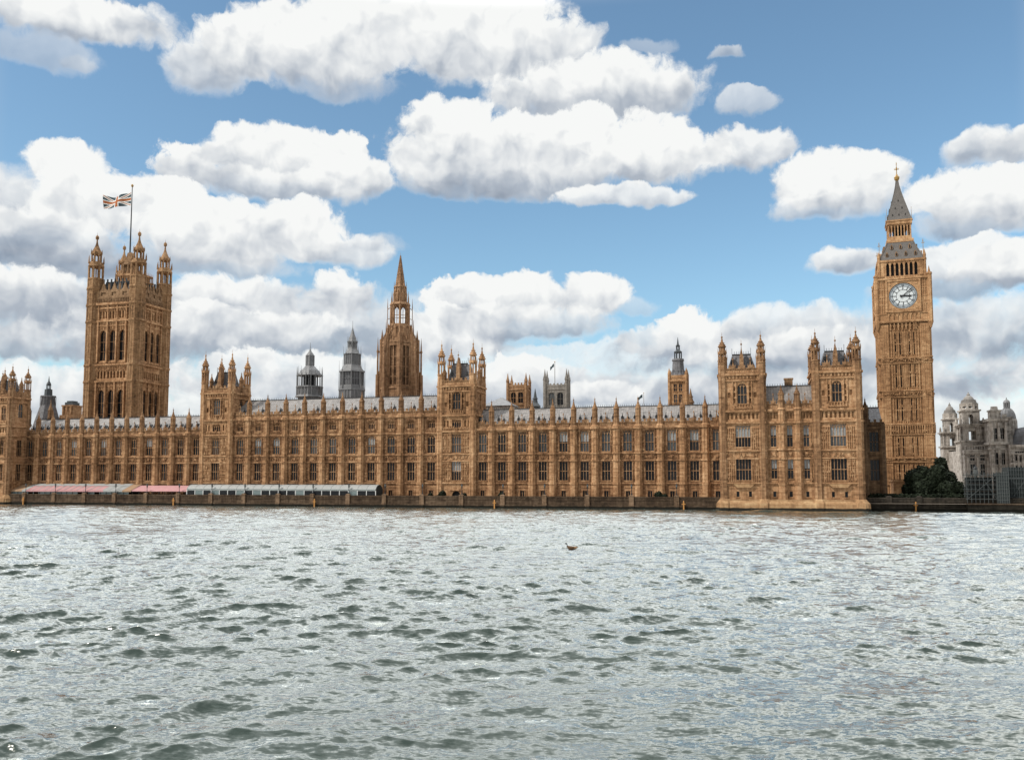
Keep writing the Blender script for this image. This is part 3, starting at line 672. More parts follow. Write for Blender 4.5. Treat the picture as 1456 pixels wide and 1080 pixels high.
# ------------------------------------------------------------------ big square tower with the flag
vt = thing('square_tower', 'massive square stone tower with four crowned corner turrets at the left', 'tower', (-153.3, 49.5, 1.7))
U0, U1, V0, V1 = -162.3, -144.5, 42.6, 56.4
w = MB(); ops = []; ww = []
def vt_wins(a, b):
    c = (a+b)/2; s_ = (b-a)*.225; hw = (b-a)*.082
    o = []
    for k in (-1, 0, 1):
        x = c+k*s_
        o += [(x-hw, x+hw, 26, 38.0, 'A'), (x-hw, x+hw, 48.2, 58.8, 'A')]
        for j in (-1, 0, 1): o += [(x+j*hw*.86-hw*.28, x+j*hw*.86+hw*.28, 42.0, 44.4, 'S'), (x+j*hw*.86-hw*.28, x+j*hw*.86+hw*.28, 62.9, 65.4, 'S')]
    return o
fo = vt_wins(U0, U1); so = vt_wins(V0, V1)
w.sheet(U0, U1, 1.7, 70, [o[:4] for o in fo], 41.6, 1.1); w.sheet(V0, V1, 1.7, 70, [o[:4] for o in so], -143.5, -1.1, 'x')
w.sheet(V0, V1, 1.7, 70, (), -163.3, .5, 'x'); w.sheet(U0, U1, 1.7, 70, (), 57.4)
for (a, b, c, d, k) in fo:
    if k == 'A': w.spandrel((a+b)/2, (b-a)/2, d-1.9, d, 41.63, 42.5, 6)
for (a, b, c, d, k) in so:
    if k == 'A': w.spandrel((a+b)/2, (b-a)/2, d-1.9, d, -143.53, -144.4, 6, axis='x')
for z, h, pr in ((40.6, .6, .6), (46.4, .6, .6), (47.4, .3, .3), (61.7, .6, .6), (66.3, .45, .45), (67.6, .8, .8), (39.2, .25, .25), (60.2, .3, .3)):
    w.box(U0, U1, 41.6-pr, 41.8, z, z+h); w.box(-143.7, -143.5+pr, V0, V1, z, z+h)
for k in (-1.5, -.5, .5, 1.5):
    x = (U0+U1)/2+k*(U1-U0)*.215; w.cb(x, 41.4, .28, .5, 26, 40.5); w.cb(x, 41.4, .28, .5, 47.4, 61.6); w.cb(x, 41.45, .2, .4, 61.7, 67.6)
    y = (V0+V1)/2+k*(V1-V0)*.215; w.cb(-143.45, y, .3, .22, 26, 40.5); w.cb(-143.45, y, .3, .22, 47.4, 61.6); w.cb(-143.4, y, .4, .2, 61.7, 67.6)
panels(w, U0+2.6, U1-2.6, 38.3, 40.4, 41.6, .7, 1); panels(w, U0+2.6, U1-2.6, 59.0, 61.5, 41.6, .7, 1); panels(w, U0+2.6, U1-2.6, 44.6, 46.2, 41.6, .7, 1); panels(w, U0+2.6, U1-2.6, 65.5, 67.4, 41.6, .7, 1)
w.build('wall', MAT['stone_t'] if 'stone_t' in MAT else MAT['stone'], vt)
for (a, b, c, d, k) in fo:
    if k == 'A': window(vt, (a+b)/2, 41.95, c, b-a, d-c, 2, (.3, .62), 'arch', 'glass')
    else: window(vt, (a+b)/2, 42.2, c, b-a, d-c, 1, (), '', 'glass')
for (a, b, c, d, k) in so:
    if k == 'A': window(vt, -143.7, (a+b)/2, c, b-a, d-c, 2, (.3, .62), 'arch', 'glass', 0, R(90))
    else: window(vt, -143.6, (a+b)/2, c, b-a, d-c, 1, (), '', 'glass', 0, R(90))
p = MB()
for (a, b, yy, ax) in ((U0+2.3, U1-2.3, 41.5, 0), (V0+2.3, V1-2.3, -143.4, 1)):
    q = MB(); q.box(a, b, 0, .6, 68.4, 70.2); q.box(a, b, -.1, .7, 70.2, 70.5); n = 12
    panels(q, a, b, 68.6, 70.1, 0, .7, 1)
    for k in range(3):
        c = a+(b-a)*(k+.5)/3; h2 = (b-a)/6*.86
        q.sheet(c-h2, c+h2, 70.5, 72.6, [(c-h2*.5, c+h2*.5, 70.9, 72.2)], 0, .5); q.ext([(c-h2, 72.6), (c+h2, 72.6), (c+h2*.45, 73.4), (c+.15, 75.3), (c-.15, 75.3), (c-h2*.45, 73.4)], 0, .55)
        q.fr(c, .25, 75.0, 76.6, .16, .05, 5); q.box(c-h2*.45, c+h2*.45, .35, .5, 70.9, 72.2)
        for e in (c-h2-.12, c+h2+.12): q.fr(e, .2, 70.2, 74.0, .26, .22, 6); q.fr(e, .2, 74.0, 75.6, .3, .03, 6)
    if ax == 0: p.poly([(x, yy+y, z) for x, y, z in q.v], q.f)
    else: p.poly([(yy-y, x, z) for x, y, z in q.v], q.f)
p.build('parapet', MAT['dull'], vt)
r = MB(); r.taper(U0+1.5, U1-1.5, V0+.4, V1-.4, 69.5, U0+3, U1-3, V0+1.8, V1-1.8, 76.6)
for k in range(9): r.cb(U0+2.6+(U1-U0-5.2)*k/8, V0+1.2, .16, .25, 71, 77.4)
for k in range(7): r.cb(U1-2.4, V0+2+(V1-V0-4)*k/6, .25, .16, 71, 77.4)
ro = r.build('roof', MAT['roofiron'], vt)
g_ = MB(); gx0, gx1, gy0, gy1 = -157.0, -146.6, 45.6, 53.4        # gilded roof gallery
g_.box(gx0, gx1, gy0, gy1, 76.6, 77.2); g_.box(gx0+.2, gx1-.2, gy0+.2, gy1-.2, 79.0, 79.6)
for k in range(14): x = gx0+.3+(gx1-gx0-.6)*k/13; g_.cb(x, gy0+.3, .12, .12, 77, 79); g_.fr(x, gy0+.3, 79.5, 80.6, .12, .02, 4)
for k in range(10): y = gy0+.3+(gy1-gy0-.6)*k/9; g_.cb(gx1-.3, y, .12, .12, 77, 79); g_.fr(gx1-.3, y, 79.5, 80.6, .12, .02, 4)
g_.box(gx0+1, gx1-1, gy0+1, gy1-1, 77.2, 79)
g_.build('roof_gallery', MAT['gold_s'] if 'gold_s' in MAT else MAT['stone'], ro, vt)
g_ = MB(); g_.taper(-156, -151, 47.5, 51.5, 79.6, -154.4, -152.9, 48.8, 50.2, 88.0); lantern(g_, -153.6, 49.5, 80.0, 83.4, 2.4, 8, .3, 1.6); g_.fr(-153.6, 49.5, 83.4, 84.2, 2.7, 2.4)
g_.build('roof_lantern', MAT['dull'], ro, vt)
def big_turret(x, y):
    m_ = MB(); r = 2.55
    m_.fr(x, y, 1.7, 77.2, r, r)
    for i in range(8):
        a = math.pi/8+2*math.pi*i/8; m_.bar((x+r*math.sin(a), y-r*math.cos(a), 20), (x+r*math.sin(a), y-r*math.cos(a), 77.2), .2, 4)
        a2 = 2*math.pi*i/8; rr = r*math.cos(math.pi/8)+.02
        m_.bar((x+rr*math.sin(a2), y-rr*math.cos(a2), 20), (x+rr*math.sin(a2), y-rr*math.cos(a2), 72), .11, 4)
    z = 21.
    while z < 72: m_.fr(x, y, z, z+.2, r+.08, r+.08); z += 2.45
    for z in (40.6, 46.4, 61.7, 67.6, 73.5): m_.fr(x, y, z, z+.6, r+.45, r+.4); m_.fr(x, y, z-.5, z, r+.1, r+.4)
    m_.fr(x, y, 77.0, 77.5, r+.2, r+.15); lantern(m_, x, y, 77.4, 81.8, r*.93, 8, .32, .22)
    m_.fr(x, y, 81.8, 83.3, r+.25, r*.92)
    for i in range(8):
        a = math.pi/8+2*math.pi*i/8; m_.fr(x+r*math.sin(a), y-r*math.cos(a), 83, 85.6, .24, .04, 5)
    lantern(m_, x, y, 83.3, 86.3, r*.62, 8, .22)
    m_.lathe(x, y, [(86.3, 1.85), (87.0, 1.8), (88.0, 1.2), (89.2, .66), (90.3, .34), (91.8, .2)], 8)
    for i in range(8):
        a = math.pi/8+2*math.pi*i/8; m_.fr(x+1.85*math.sin(a), y-1.85*math.cos(a), 86.3, 88.0, .16, .03, 4)
    m_.lathe(x, y, [(91.7, .5), (92.3, .62), (92.8, .5), (93.2, .1)], 8); m_.fr(x, y, 93.1, 94.2, .07, .02, 5)
    m_.build('corner_turret', MAT['vt'] if 'vt' in MAT else MAT['stone_b'], vt)
for x in (U0+.15, U1-.1):
    for y in (V0, V1): big_turret(x, y)
vt.location += W(-1.3, 0)-W(0, 0)
# flagpole and flag
fp = thing('flagpole', 'tall dark flagpole on the roof of the massive square tower', 'flagpole', (-155.3, 49.5, 84))
m_ = MB(); m_.fr(-155.3, 49.5, 84, 112.2, .30, .14, 8); m_.build('pole', MAT['iron'], fp)
m_ = MB(); m_.lathe(-155.3, 49.5, [(112.2, .1), (112.5, .42), (113, .42), (113.4, .06)], 8); m_.build('finial', MAT['gold'], fp)
def flag(name, label, u, v, z0, Lx, H, nx, ny, cls, mats, droop=.5):
    t_ = MB()
    def pt(i, j):
        s_ = i/nx; x = u-.35-Lx*s_; zz = z0+H*(j/ny)*(1-.25*s_*(1-s_)*2)-droop*s_*s_+.35*math.sin(s_*7+.6)*s_*(.5+H/10); yy = v+.5*math.sin(s_*9+j/ny*2.0)*min(1, s_*3)*Lx/12; zz -= .12*math.sin(s_*9+j/ny*2.5)*min(1, s_*2)*H/5*(.4+j/ny)
        return (x, yy, zz)
    vs = [pt(i, j) for j in range(ny+1) for i in range(nx+1)]
    t_.poly(vs, []); o = None
    for j in range(ny):
        for i in range(nx):
            a = j*(nx+1)+i; t_.f.append((a, a+1, a+nx+2, a+nx+1)); t_.mi.append(cls((i+.5)/nx, (j+.5)/ny))
    me = t_.mesh(name, mats, Vector((u, v, z0)), True); o = bpy.data.objects.new(name, me); COL.objects.link(o)
    o.location = W(u, v, z0); o.rotation_euler = (0, 0, ANG); tag(o, label, 'flag'); return o
def jack(s_, t_):
    x, y = (s_-.5)*2, (t_-.5); # 2:1 proportion
    if abs(x) < .10 or abs(y) < .10: return 2
    if abs(x) < .167 or abs(y) < .167: return 1
    d = abs(abs(x)*.5-abs(y))
    return 2 if d < .035 else (1 if d < .11 else 0)
flag('flag', 'flag with red and white crosses on dark blue flying from the tall tower pole', -155.3, 49.5, 105.6, 11.8, 4.7, 64, 32, jack, [MAT['blue'], MAT['white'], MAT['red']])

# ------------------------------------------------------------------ central octagonal spire
ct = thing('spire_tower', 'tall pointed octagonal stone spire behind the central range', 'tower', (-45, 42, 1.7))
X, Y = -45.0, 42.0; a0 = math.pi/8; FACEROT = R(-2)
def oct_pts(r, n=8, rot=0.): return [(X+r*math.sin(rot+2*math.pi*i/n), Y-r*math.cos(rot+2*math.pi*i/n)) for i in range(n)]
m_ = MB(); m_.fr(X, Y, 1.7, 34.2, 6.2, 6.0, 8, a0); m_.fr(X, Y, 34.0, 34.6, 6.3, 5.9, 8, a0)
m_.fr(X, Y, 34.2, 48.4, 4.75, 4.7, 8, a0)
for i in range(8):
    a = 2*math.pi*(i+.5)/8; rr = 5.45; cx, cy = X+rr*math.sin(a), Y-rr*math.cos(a)
    m_.fr(cx, cy, 30, 49.4, .92, .78, 6, a); m_.fr(cx, cy, 49.4, 52.4, .42, .03, 6, a)
    m_.bar((X+5.9*math.sin(a), Y-5.9*math.cos(a), 47), (X+4.2*math.sin(a), Y-4.2*math.cos(a), 51.6), .22, 4)
    # two lancet piers per face
    p0 = Vector((X+5.3*math.sin(a), Y-5.3*math.cos(a))); a1 = a+2*math.pi/8; p1 = Vector((X+5.3*math.sin(a1), Y-5.3*math.cos(a1)))
    for q in (.2, .5, .8):
        c = p0.lerp(p1, q); m_.fr(c.x, c.y, 34.4, 48.0, .33, .31, 4, a+math.pi/8+math.pi/4)
    for z in (34.8, 37.6, 40.6, 43.6, 47.3):
        m_.bar((p0.x, p0.y, z), (p1.x, p1.y, z), (.16 if z > 35 else .5) if z < 47 else .55, 4)
    for q in (.35, .65):
        c = p0.lerp(p1, q); m_.fr(c.x, c.y, 35, 47.4, .09, .09, 4)
    for q in (.25, .5, .75):
        c = p0.lerp(p1, q); m_.fr(c.x, c.y, 48.4, 50.9, .22, .03, 4)
    for q0, q1 in ((.2, .5), (.5, .8)):
        s0, s1 = p0.lerp(p1, q0), p0.lerp(p1, q1); c = (s0+s1)/2
        for e in (s0, s1):
            e2 = e.lerp(c, .95); m_.face([(e.x, e.y, 47.4), (e2.x, e2.y, 47.4), (e.x, e.y, 46.0)])
    # outer flying buttress and pinnacle
    o0 = (X+6.75*math.sin(a), Y-6.75*math.cos(a))
    m_.fr(*o0, 20, 38.6, .75, .6, 6, a); m_.fr(*o0, 38.6, 45.4, .30, .26, 6, a); m_.fr(*o0, 45.4, 46.0, .42, .36, 6, a); m_.fr(*o0, 45.9, 50.0, .26, .03, 6, a)
    m_.bar((*o0, 38.4), (cx, cy, 40.6), .32, 4); m_.bar((*o0, 45.2), (cx, cy, 46.2), .22, 4)
    m_.bar((*o0, 35.6), (cx, cy, 38.4), .5, 4)
m_.fr(X, Y, 47.9, 48.9, 5.75, 5.5, 8, a0)
for i in range(24):
    a = 2*math.pi*i/24; m_.fr(X+5.35*math.sin(a), Y-5.35*math.cos(a), 48.8, 50.1, .2, .05, 4)
m_.fr(X, Y, 48.8, 53.2, 4.7, 3.3, 8, a0)
for i in range(8):
    a = 2*math.pi*i/8
    m_.fr(X+3.75*math.sin(a), Y-3.75*math.cos(a), 49.6, 52.4, .62, .55, 4, a+math.pi/4); m_.fr(X+3.75*math.sin(a), Y-3.75*math.cos(a), 52.4, 54.0, .7, .05, 4, a+math.pi/4)
    a = 2*math.pi*(i+.5)/8; m_.fr(X+4.25*math.sin(a), Y-4.25*math.cos(a), 49.6, 55.6, .30, .04, 5)
m_.fr(X, Y, 53.0, 54.0, 3.5, 3.15, 8, a0)
for i in range(8):     # open lantern stage
    a = 2*math.pi*(i+.5)/8; m_.fr(X+2.75*math.sin(a), Y-2.75*math.cos(a), 53.8, 60.2, .42, .36, 6, a)
    a1 = a+2*math.pi/8; p0 = Vector((X+2.7*math.sin(a), Y-2.7*math.cos(a))); p1 = Vector((X+2.7*math.sin(a1), Y-2.7*math.cos(a1))); c = (p0+p1)/2
    m_.bar((p0.x, p0.y, 56.6), (p1.x, p1.y, 56.6), .10, 4); m_.fr(c.x, c.y, 54, 60, .10, .10, 4)
    for e in (p0, p1):
        e2 = e.lerp(c, .96); m_.face([(e.x, e.y, 60), (e2.x, e2.y, 60), (e.x, e.y, 58.4)])
    o0 = (X+3.85*math.sin(a), Y-3.85*math.cos(a)); m_.fr(*o0, 53, 59.0, .13, .12, 5); m_.fr(*o0, 59, 62.2, .16, .02, 5); m_.bar((*o0, 58.6), (X+2.8*math.sin(a), Y-2.8*math.cos(a), 59.4), .12, 4); m_.bar((*o0, 55.6), (X+2.8*math.sin(a), Y-2.8*math.cos(a), 56), .1, 4)
m_.fr(X, Y, 59.9, 60.7, 3.3, 3.0, 8, a0)
m_.fr(X, Y, 60.6, 65.6, 2.0, 1.75, 8, a0)
for i in range(8):
    a = 2*math.pi*(i+.5)/8; m_.fr(X+2.55*math.sin(a), Y-2.55*math.cos(a), 60.4, 64.4, .28, .03, 5); m_.fr(X+1.9*math.sin(a), Y-1.9*math.cos(a), 64, 67.4, .2, .03, 5)
    a = 2*math.pi*i/8; m_.fr(X+1.95*math.sin(a), Y-1.95*math.cos(a), 61, 63.2, .42, .4, 4, a+math.pi/4); m_.fr(X+1.95*math.sin(a), Y-1.95*math.cos(a), 63.2, 64.8, .5, .04, 4, a+math.pi/4)
m_.fr(X, Y, 65.5, 65.9, 2.1, 1.95, 8, a0)
m_.build('tower_body', MAT['spire'] if 'spire' in MAT else MAT['stone_b'], ct)
g_ = MB()
for i in range(8):
    a = 2*math.pi*(i+.5)/8; a1 = a+2*math.pi/8; r_ = 4.98
    p0 = Vector((X+r_*math.sin(a), Y-r_*math.cos(a))); p1 = Vector((X+r_*math.sin(a1), Y-r_*math.cos(a1)))
    for q0, q1 in ((.22, .48), (.52, .78)):
        s0, s1 = p0.lerp(p1, q0), p0.lerp(p1, q1); g_.face([(s0.x, s0.y, 35.2), (s1.x, s1.y, 35.2), (s1.x, s1.y, 47.4), (s0.x, s0.y, 47.4)])
g_.build('lancet_glass', MAT['glass'], ct)
m_ = MB(); m_.fr(X, Y, 65.8, 75.2, 1.5, .12, 8, a0)
for i in range(8):
    a = 2*math.pi*(i+.5)/8; m_.bar((X+1.5*math.sin(a), Y-1.5*math.cos(a), 65.9), (X+.12*math.sin(a), Y-.12*math.cos(a), 75.2), .11, 4)
m_.fr(X, Y, 69.6, 70.0, 1.08, 1.0, 8, a0); m_.fr(X, Y, 72.4, 72.6, .62, .58, 8, a0); m_.fr(X, Y, 75, 76.6, .06, .02, 5); m_.fr(X, Y, 75.1, 75.5, .22, .2, 6)
m_.build('spire', MAT['spire'] if 'spire' in MAT else MAT['stone_b'], ct)

ct.location += W(-2.9, 0)-W(0, 0); ct.scale = (1, 1, 1.03)
# ------------------------------------------------------------------ grey ventilation lanterns on the roofs
def columns(mb, X, Y, r, z0, z1, n, rad):
    for i in range(n): a = 2*math.pi*(i+.5)/n; mb.fr(X+r*math.sin(a), Y-r*math.cos(a), z0, z1, rad, rad, 6)
def spikes(mb, X, Y, r, z0, z1, n, rad=.1):
    for i in range(n): a = 2*math.pi*(i+.5)/n; mb.fr(X+r*math.sin(a), Y-r*math.cos(a), z0, z1, rad, .02, 5)
t = thing('roof_lantern', 'squat grey octagonal lantern with open colonnade above the central roof', 'roof lantern', (-67.6, 24, 27)); X, Y = -67.6, 24.
m_ = MB(); m_.fr(X, Y, 27, 31.6, 3.4); m_.fr(X, Y, 31.2, 31.8, 4.25, 4.0); m_.fr(X, Y, 31.8, 33.9, 3.8, 3.7); m_.fr(X, Y, 33.9, 34.3, 4.05, 4.0)
columns(m_, X, Y, 3.8, 31.8, 34, 24, .13)
m_.build('base', MAT['lead'], t)
m_ = MB(); columns(m_, X, Y, 3.75, 34.2, 37.5, 16, .12); columns(m_, X, Y, 2.2, 34.2, 37.4, 8, .2); spikes(m_, X, Y, 3.75, 37.4, 39.9, 16); m_.build('colonnade', MAT['lead'], t)
m_ = MB(); m_.fr(X, Y, 34.2, 37.4, 1.85); m_.build('louvre_core', MAT['dark'], t)
m_ = MB(); m_.fr(X, Y, 37.3, 37.8, 4.0, 3.7); m_.lathe(X, Y, [(37.8, 3.3), (38.8, 2.7), (39.5, 1.9), (40.1, 1.35)]); m_.fr(X, Y, 40.1, 43.0, 1.2, 1.15); columns(m_, X, Y, 1.2, 40.2, 43.2, 8, .14)
m_.lathe(X, Y, [(43, 1.3), (43.6, .95), (44.3, .4), (45, .1), (46.8, .04)]); m_.build('cupola', MAT['lead'], t)
t = thing('roof_lantern', 'tall tiered grey lead ventilation spire left of the octagonal stone spire', 'roof lantern', (-53.8, 24, 27)); X, Y = -53.8, 24.
m_ = MB(); m_.fr(X, Y, 27, 33.0, 3.75, 3.7); m_.fr(X, Y, 32.9, 33.3, 3.95, 3.9); m_.fr(X, Y, 33.3, 34.4, 3.6, 3.5); columns(m_, X, Y, 3.7, 27, 33, 24, .1); m_.build('base', MAT['lead'], t)
m_ = MB(); columns(m_, X, Y, 3.35, 34.3, 38.3, 8, .2); columns(m_, X, Y, 3.2, 34.3, 38.2, 24, .08); m_.fr(X, Y, 36.2, 36.4, 3.25); spikes(m_, X, Y, 3.75, 33, 41.6, 8, .13); m_.build('colonnade', MAT['lead'], t)
m_ = MB(); m_.fr(X, Y, 34.2, 38.2, 3.05); m_.build('louvre_core', MAT['slate_d'], t)
m_ = MB(); m_.fr(X, Y, 38.2, 38.7, 3.8, 3.6); m_.lathe(X, Y, [(38.7, 3.4), (39.4, 2.9), (40.3, 2.5)]); m_.fr(X, Y, 40.3, 43.3, 2.4, 2.25); columns(m_, X, Y, 2.4, 40.3, 43.5, 8, .17); columns(m_, X, Y, 2.36, 40.3, 43.4, 24, .07); spikes(m_, X, Y, 2.5, 43, 45.9, 8)
m_.lathe(X, Y, [(43.4, 2.6), (43.8, 2.1), (44.6, 1.6), (45.2, 1.4)]); lantern(m_, X, Y, 45.2, 47.0, 1.3, 8, .16, .8); spikes(m_, X, Y, 1.5, 46.8, 48.6, 8, .07)
m_.lathe(X, Y, [(47, 1.45), (47.6, 1.15), (49.2, .6), (50.6, .22), (51.2, .08), (53.2, .03)]); m_.build('spire', MAT['lead'], t)
t = thing('roof_lantern', 'dark stepped ventilation lantern on the roof left of the massive square tower', 'roof lantern', (-160.9, 24, 24)); X, Y = -160.9, 24.
m_ = MB(); m_.fr(X, Y, 24, 31.2, 4.6, 2.4, 8); m_.fr(X, Y, 31, 34.1, 2.35, 2.15); m_.fr(X, Y, 34, 34.4, 2.5, 2.4); columns(m_, X, Y, 2.3, 31, 34, 16, .09); m_.build('base', MAT['slate_d'], t)
m_ = MB(); m_.fr(X, Y, 34.3, 36.5, 1.3, 1.2); lantern(m_, X, Y, 36.5, 38.0, .62, 8, .12); m_.lathe(X, Y, [(38, .8), (38.6, .62), (39.2, .25), (41, .03)]); m_.build('cupola', MAT['roofiron'], t)
m_ = MB()
for x in (-165.4, -156.9): pinnacle(m_, x, 21, 24, 33.2, .75)
m_.build('pinnacle', MAT['dull'], t)
t = thing('ventilation_turret', 'short square stone turret on the roof beside the massive square tower', 'turret', (-150.9, 22, 24))
m_ = MB(); m_.cb(-150.9, 22, 2.5, 2.5, 20, 27.6); m_.cb(-150.9, 22, 2.0, 2.0, 27.6, 30.6); m_.cb(-150.9, 22, 2.2, 2.2, 30.4, 30.8)
for s_ in (-1.5, 0, 1.5): m_.cb(-150.9+s_, 19.9, .25, .2, 27.8, 30.4)
m_.build('turret_body', MAT['stone_b'], t); m_ = MB(); m_.cb(-150.9, 22, 1.5, 1.5, 30.8, 31.7); m_.cb(-150.9, 22, 1.1, 1.1, 31.7, 32.2); m_.build('cap', MAT['roofiron'], t)

for o, k in [(o, {'squat': 1.06, 'tall ': 1.03}.get(o['label'][:5], 1.0)) for o in COL.objects if o.name.startswith(('roof_lantern', 'ventilation_turret')) and o.parent is None]:
    o.location += W(-3.0 if 'stepped' in o['label'] else -1.6, 0)-W(0, 0); o.scale = (1, 1, k)
# ------------------------------------------------------------------ things behind the right hand range
t = thing('house', 'low pitched grey hipped roof just visible right of the middle front tower', 'building', (-12.4, 34, 2))
m_ = MB(); m_.box(-16.5, -8.3, 30, 38, 2, 28.2); m_.build('wall', MAT['pale'], t); m_ = MB(); m_.taper(-17, -7.8, 29.5, 38.5, 28.2, -12.5, -12.1, 33.9, 34.1, 30.9); m_.build('roof', MAT['lead'], t)
def church_tower(name, label, pu0, pu1, v, zt, ztip, mat, wmat='glass', depth=1.0, base_z=2):
    u0, u1 = pu0, pu1; uc = (u0+u1)/2; dp_ = (u1-u0)*depth; t = thing(name, label, 'tower', (uc, v+dp_/2, base_z)); w_ = (u1-u0)
    m_ = MB(); h2 = w_*.14; ops = [(uc-w_*.20-h2, uc-w_*.20+h2, zt-w_*.85, zt-w_*.28), (uc+w_*.20-h2, uc+w_*.20+h2, zt-w_*.85, zt-w_*.28)]
    m_.sheet(u0, u1, base_z, zt, ops, v, .5); m_.sheet(v, v+dp_, base_z, zt, (), u1, .5, 'x'); m_.sheet(v, v+dp_, base_z, zt, (), u0, .5, 'x'); m_.sheet(u0, u1, base_z, zt, (), v+dp_); m_.face([(u0, v, zt-.2), (u1, v, zt-.2), (u1, v+dp_, zt-.2), (u0, v+dp_, zt-.2)])
    for z in (zt-w_*.16, zt-w_*.96): m_.box(u0-.2, u1+.2, v-.25, v+.02, z, z+.35); m_.box(u1-.02, u1+.25, v, v+dp_, z, z+.35)
    for x, y in ((u0, v), (u1, v), (u0, v+dp_), (u1, v+dp_)): m_.fr(x, y, base_z, zt+.3, w_*.09, w_*.085)
    m_.build('wall', MAT[mat], t)
    p = MB(); n = 6; p.box(u0, u1, v-.1, v+.3, zt, zt+.7); p.box(u1-.3, u1+.1, v+.3, v+dp_, zt, zt+.7)
    for i in range(n): x = u0+w_*(i+.5)/n; p.cb(x, v+.1, w_*.04, .2, zt+.7, zt+1.3)
    p.build('parapet', MAT[mat], t)
    for x, y in ((u0, v), (u1, v), (u0, v+dp_), (u1, v+dp_)):
        q = MB(); zb = zt+.3; r_ = w_*.085; q.fr(x, y, zb, zb+(ztip-zb)*.35, r_, r_*.95); q.fr(x, y, zb+(ztip-zb)*.33, zb+(ztip-zb)*.38, r_*1.25, r_*1.1); q.fr(x, y, zb+(ztip-zb)*.37, ztip, r_*.9, .05)
        for k in range(4): a = math.pi/4+math.pi/2*k; q.fr(x+r_*math.sin(a), y-r_*math.cos(a), zb+(ztip-zb)*.35, zb+(ztip-zb)*.58, r_*.22, .02, 4)
        q.build('pinnacle', MAT[mat], t)
    for (a, b, c, d) in ops: window(t, (a+b)/2, v+.1, c, b-a, d-c, 2, (.5,), 'arch', wmat, 0, 0, mat)
    return t
church_tower('square_turret', 'small square honey stone turret with eight thin pinnacles right of the middle tower', LU(722, 40), LU(748, 40), 40, LZ(738, 550, 40), LZ(738, 530, 40), 'stone_b', depth=.8)
church_tower('church_tower', 'pale grey church tower with four spiky pinnacles far behind the right range', LU(775, 150), LU(806, 150), 150, LZ(790, 549, 150), LZ(790, 524, 150), 'abbey', 'leaded', depth=.45)
t = thing('spirelet', 'thin dark spirelet between the honey turret and the pale church tower', 'spire', (LU(759, 60), 62, 2)); X = LU(759, 60)
m_ = MB(); m_.fr(X, 62, 2, LZ(759, 576, 60), 1.6); m_.fr(X, 62, LZ(759, 577, 60), LZ(759, 571, 60), 1.9, .8); m_.build('base', MAT['roofiron'], t); m_ = MB(); m_.fr(X, 62, LZ(759, 572, 60), LZ(759, 551, 60), .9, .04); m_.fr(X, 62, LZ(759, 566, 60), LZ(759, 565, 60), 1.0, .9); m_.build('spire', MAT['roofiron'], t)
u, z = L(789, 550, 155); zt = LZ(789, 515, 155)
t = thing('flagpole', 'thin pale flagpole on the pale grey church tower', 'flagpole', (u, 155, z-1)); m_ = MB(); m_.fr(u, 155, z-1, zt, .16, .1, 6); m_.build('pole', MAT['abbey'], t); m_ = MB(); m_.lathe(u, 155, [(zt, .1), (zt+.2, .3), (zt+.5, .05)], 6); m_.build('finial', MAT['gold'], t)
flag('flag', 'small dark flag flying above the pale grey church tower', u, 155, zt-2.0, 1.7, 1.5, 12, 6, lambda a, b: 0, [MAT['blue']], 1.8)
u, z = L(915.5, 582, 40); zt = LZ(915.5, 559, 40)
t = thing('flagpole', 'thin flagpole rising from the right range roof', 'flagpole', (u, 40, z-6)); m_ = MB(); m_.fr(u, 40, z-6, zt, .09, .06, 6); m_.build('pole', MAT['abbey'], t); m_ = MB(); m_.lathe(u, 40, [(zt, .05), (zt+.1, .15), (zt+.25, .03)], 6); m_.build('finial', MAT['gold'], t)
flag('flag', 'small dark flag half hidden behind a pinnacle of the right range roof', u, 40, zt-1.3, 1.5, 1.0, 12, 6, lambda a, b: 0, [MAT['blue']], 1.1)

t = thing('ventilation_tower', 'slim honey stone tower with tall grey slate cap and open cupola, right of centre', 'tower', (39.1, 27.5, 2))
u0, u1, V = 36.9, 41.4, 25.
m_ = MB(); ops = [(38.0, 38.9, 30.4, 32.4), (39.4, 40.3, 30.4, 32.4), (38.0, 38.9, 27.4, 29.6), (39.4, 40.3, 27.4, 29.6)]
m_.sheet(u0, u1, 2, 34, ops, V); m_.sheet(V, V+4.5, 2, 34, (), u0, .3, 'x'); m_.sheet(V, V+4.5, 2, 34, (), u1, .3, 'x'); m_.sheet(u0, u1, 2, 34, (), V+4.5)
strings(m_, u0-.2, u1+.2, [(33.1, .35, .4)], V); m_.box(u0-.1, u1+.1, V-.12, V+.2, 34, 34.8); m_.box(u1-.2, u1+.1, V+.2, V+4.5, 34, 34.8)
for x in (u0, u1):
    for y in (V, V+4.5): m_.fr(x, y, 2, 35.2, .42); m_.fr(x, y, 35.2, 36.8, .45, .03)
m_.build('wall', MAT['tower'], t)
for (a, b, c, d) in ops: window(t, (a+b)/2, V, c, b-a, d-c, 2, (.5,), '', 'leaded')
m_ = MB(); m_.fr(39.15, V+2.2, 34, 35.6, 2.5, 1.85); m_.fr(39.15, V+2.2, 35.5, 39.0, 1.75, 1.5); m_.fr(39.15, V+2.2, 38.9, 39.4, 1.75, 1.6)
for i in range(8): a = 2*math.pi*i/8; m_.fr(39.15+1.7*math.sin(a), V+2.2-1.7*math.cos(a), 35.2, 36.4, .3, .05, 4)
m_.build('cap', MAT['slate_d'], t)
m_ = MB(); lantern(m_, 39.15, V+2.2, 39.3, 41.3, .95, 8, .15); m_.fr(39.15, V+2.2, 41.3, 41.8, 1.15, .7); lantern(m_, 39.15, V+2.2, 41.8, 43.0, .42, 6, .1); m_.lathe(39.15, V+2.2, [(43, .5), (43.6, .25), (45.4, .03)], 6); m_.build('cupola', MAT['roofiron'], t)
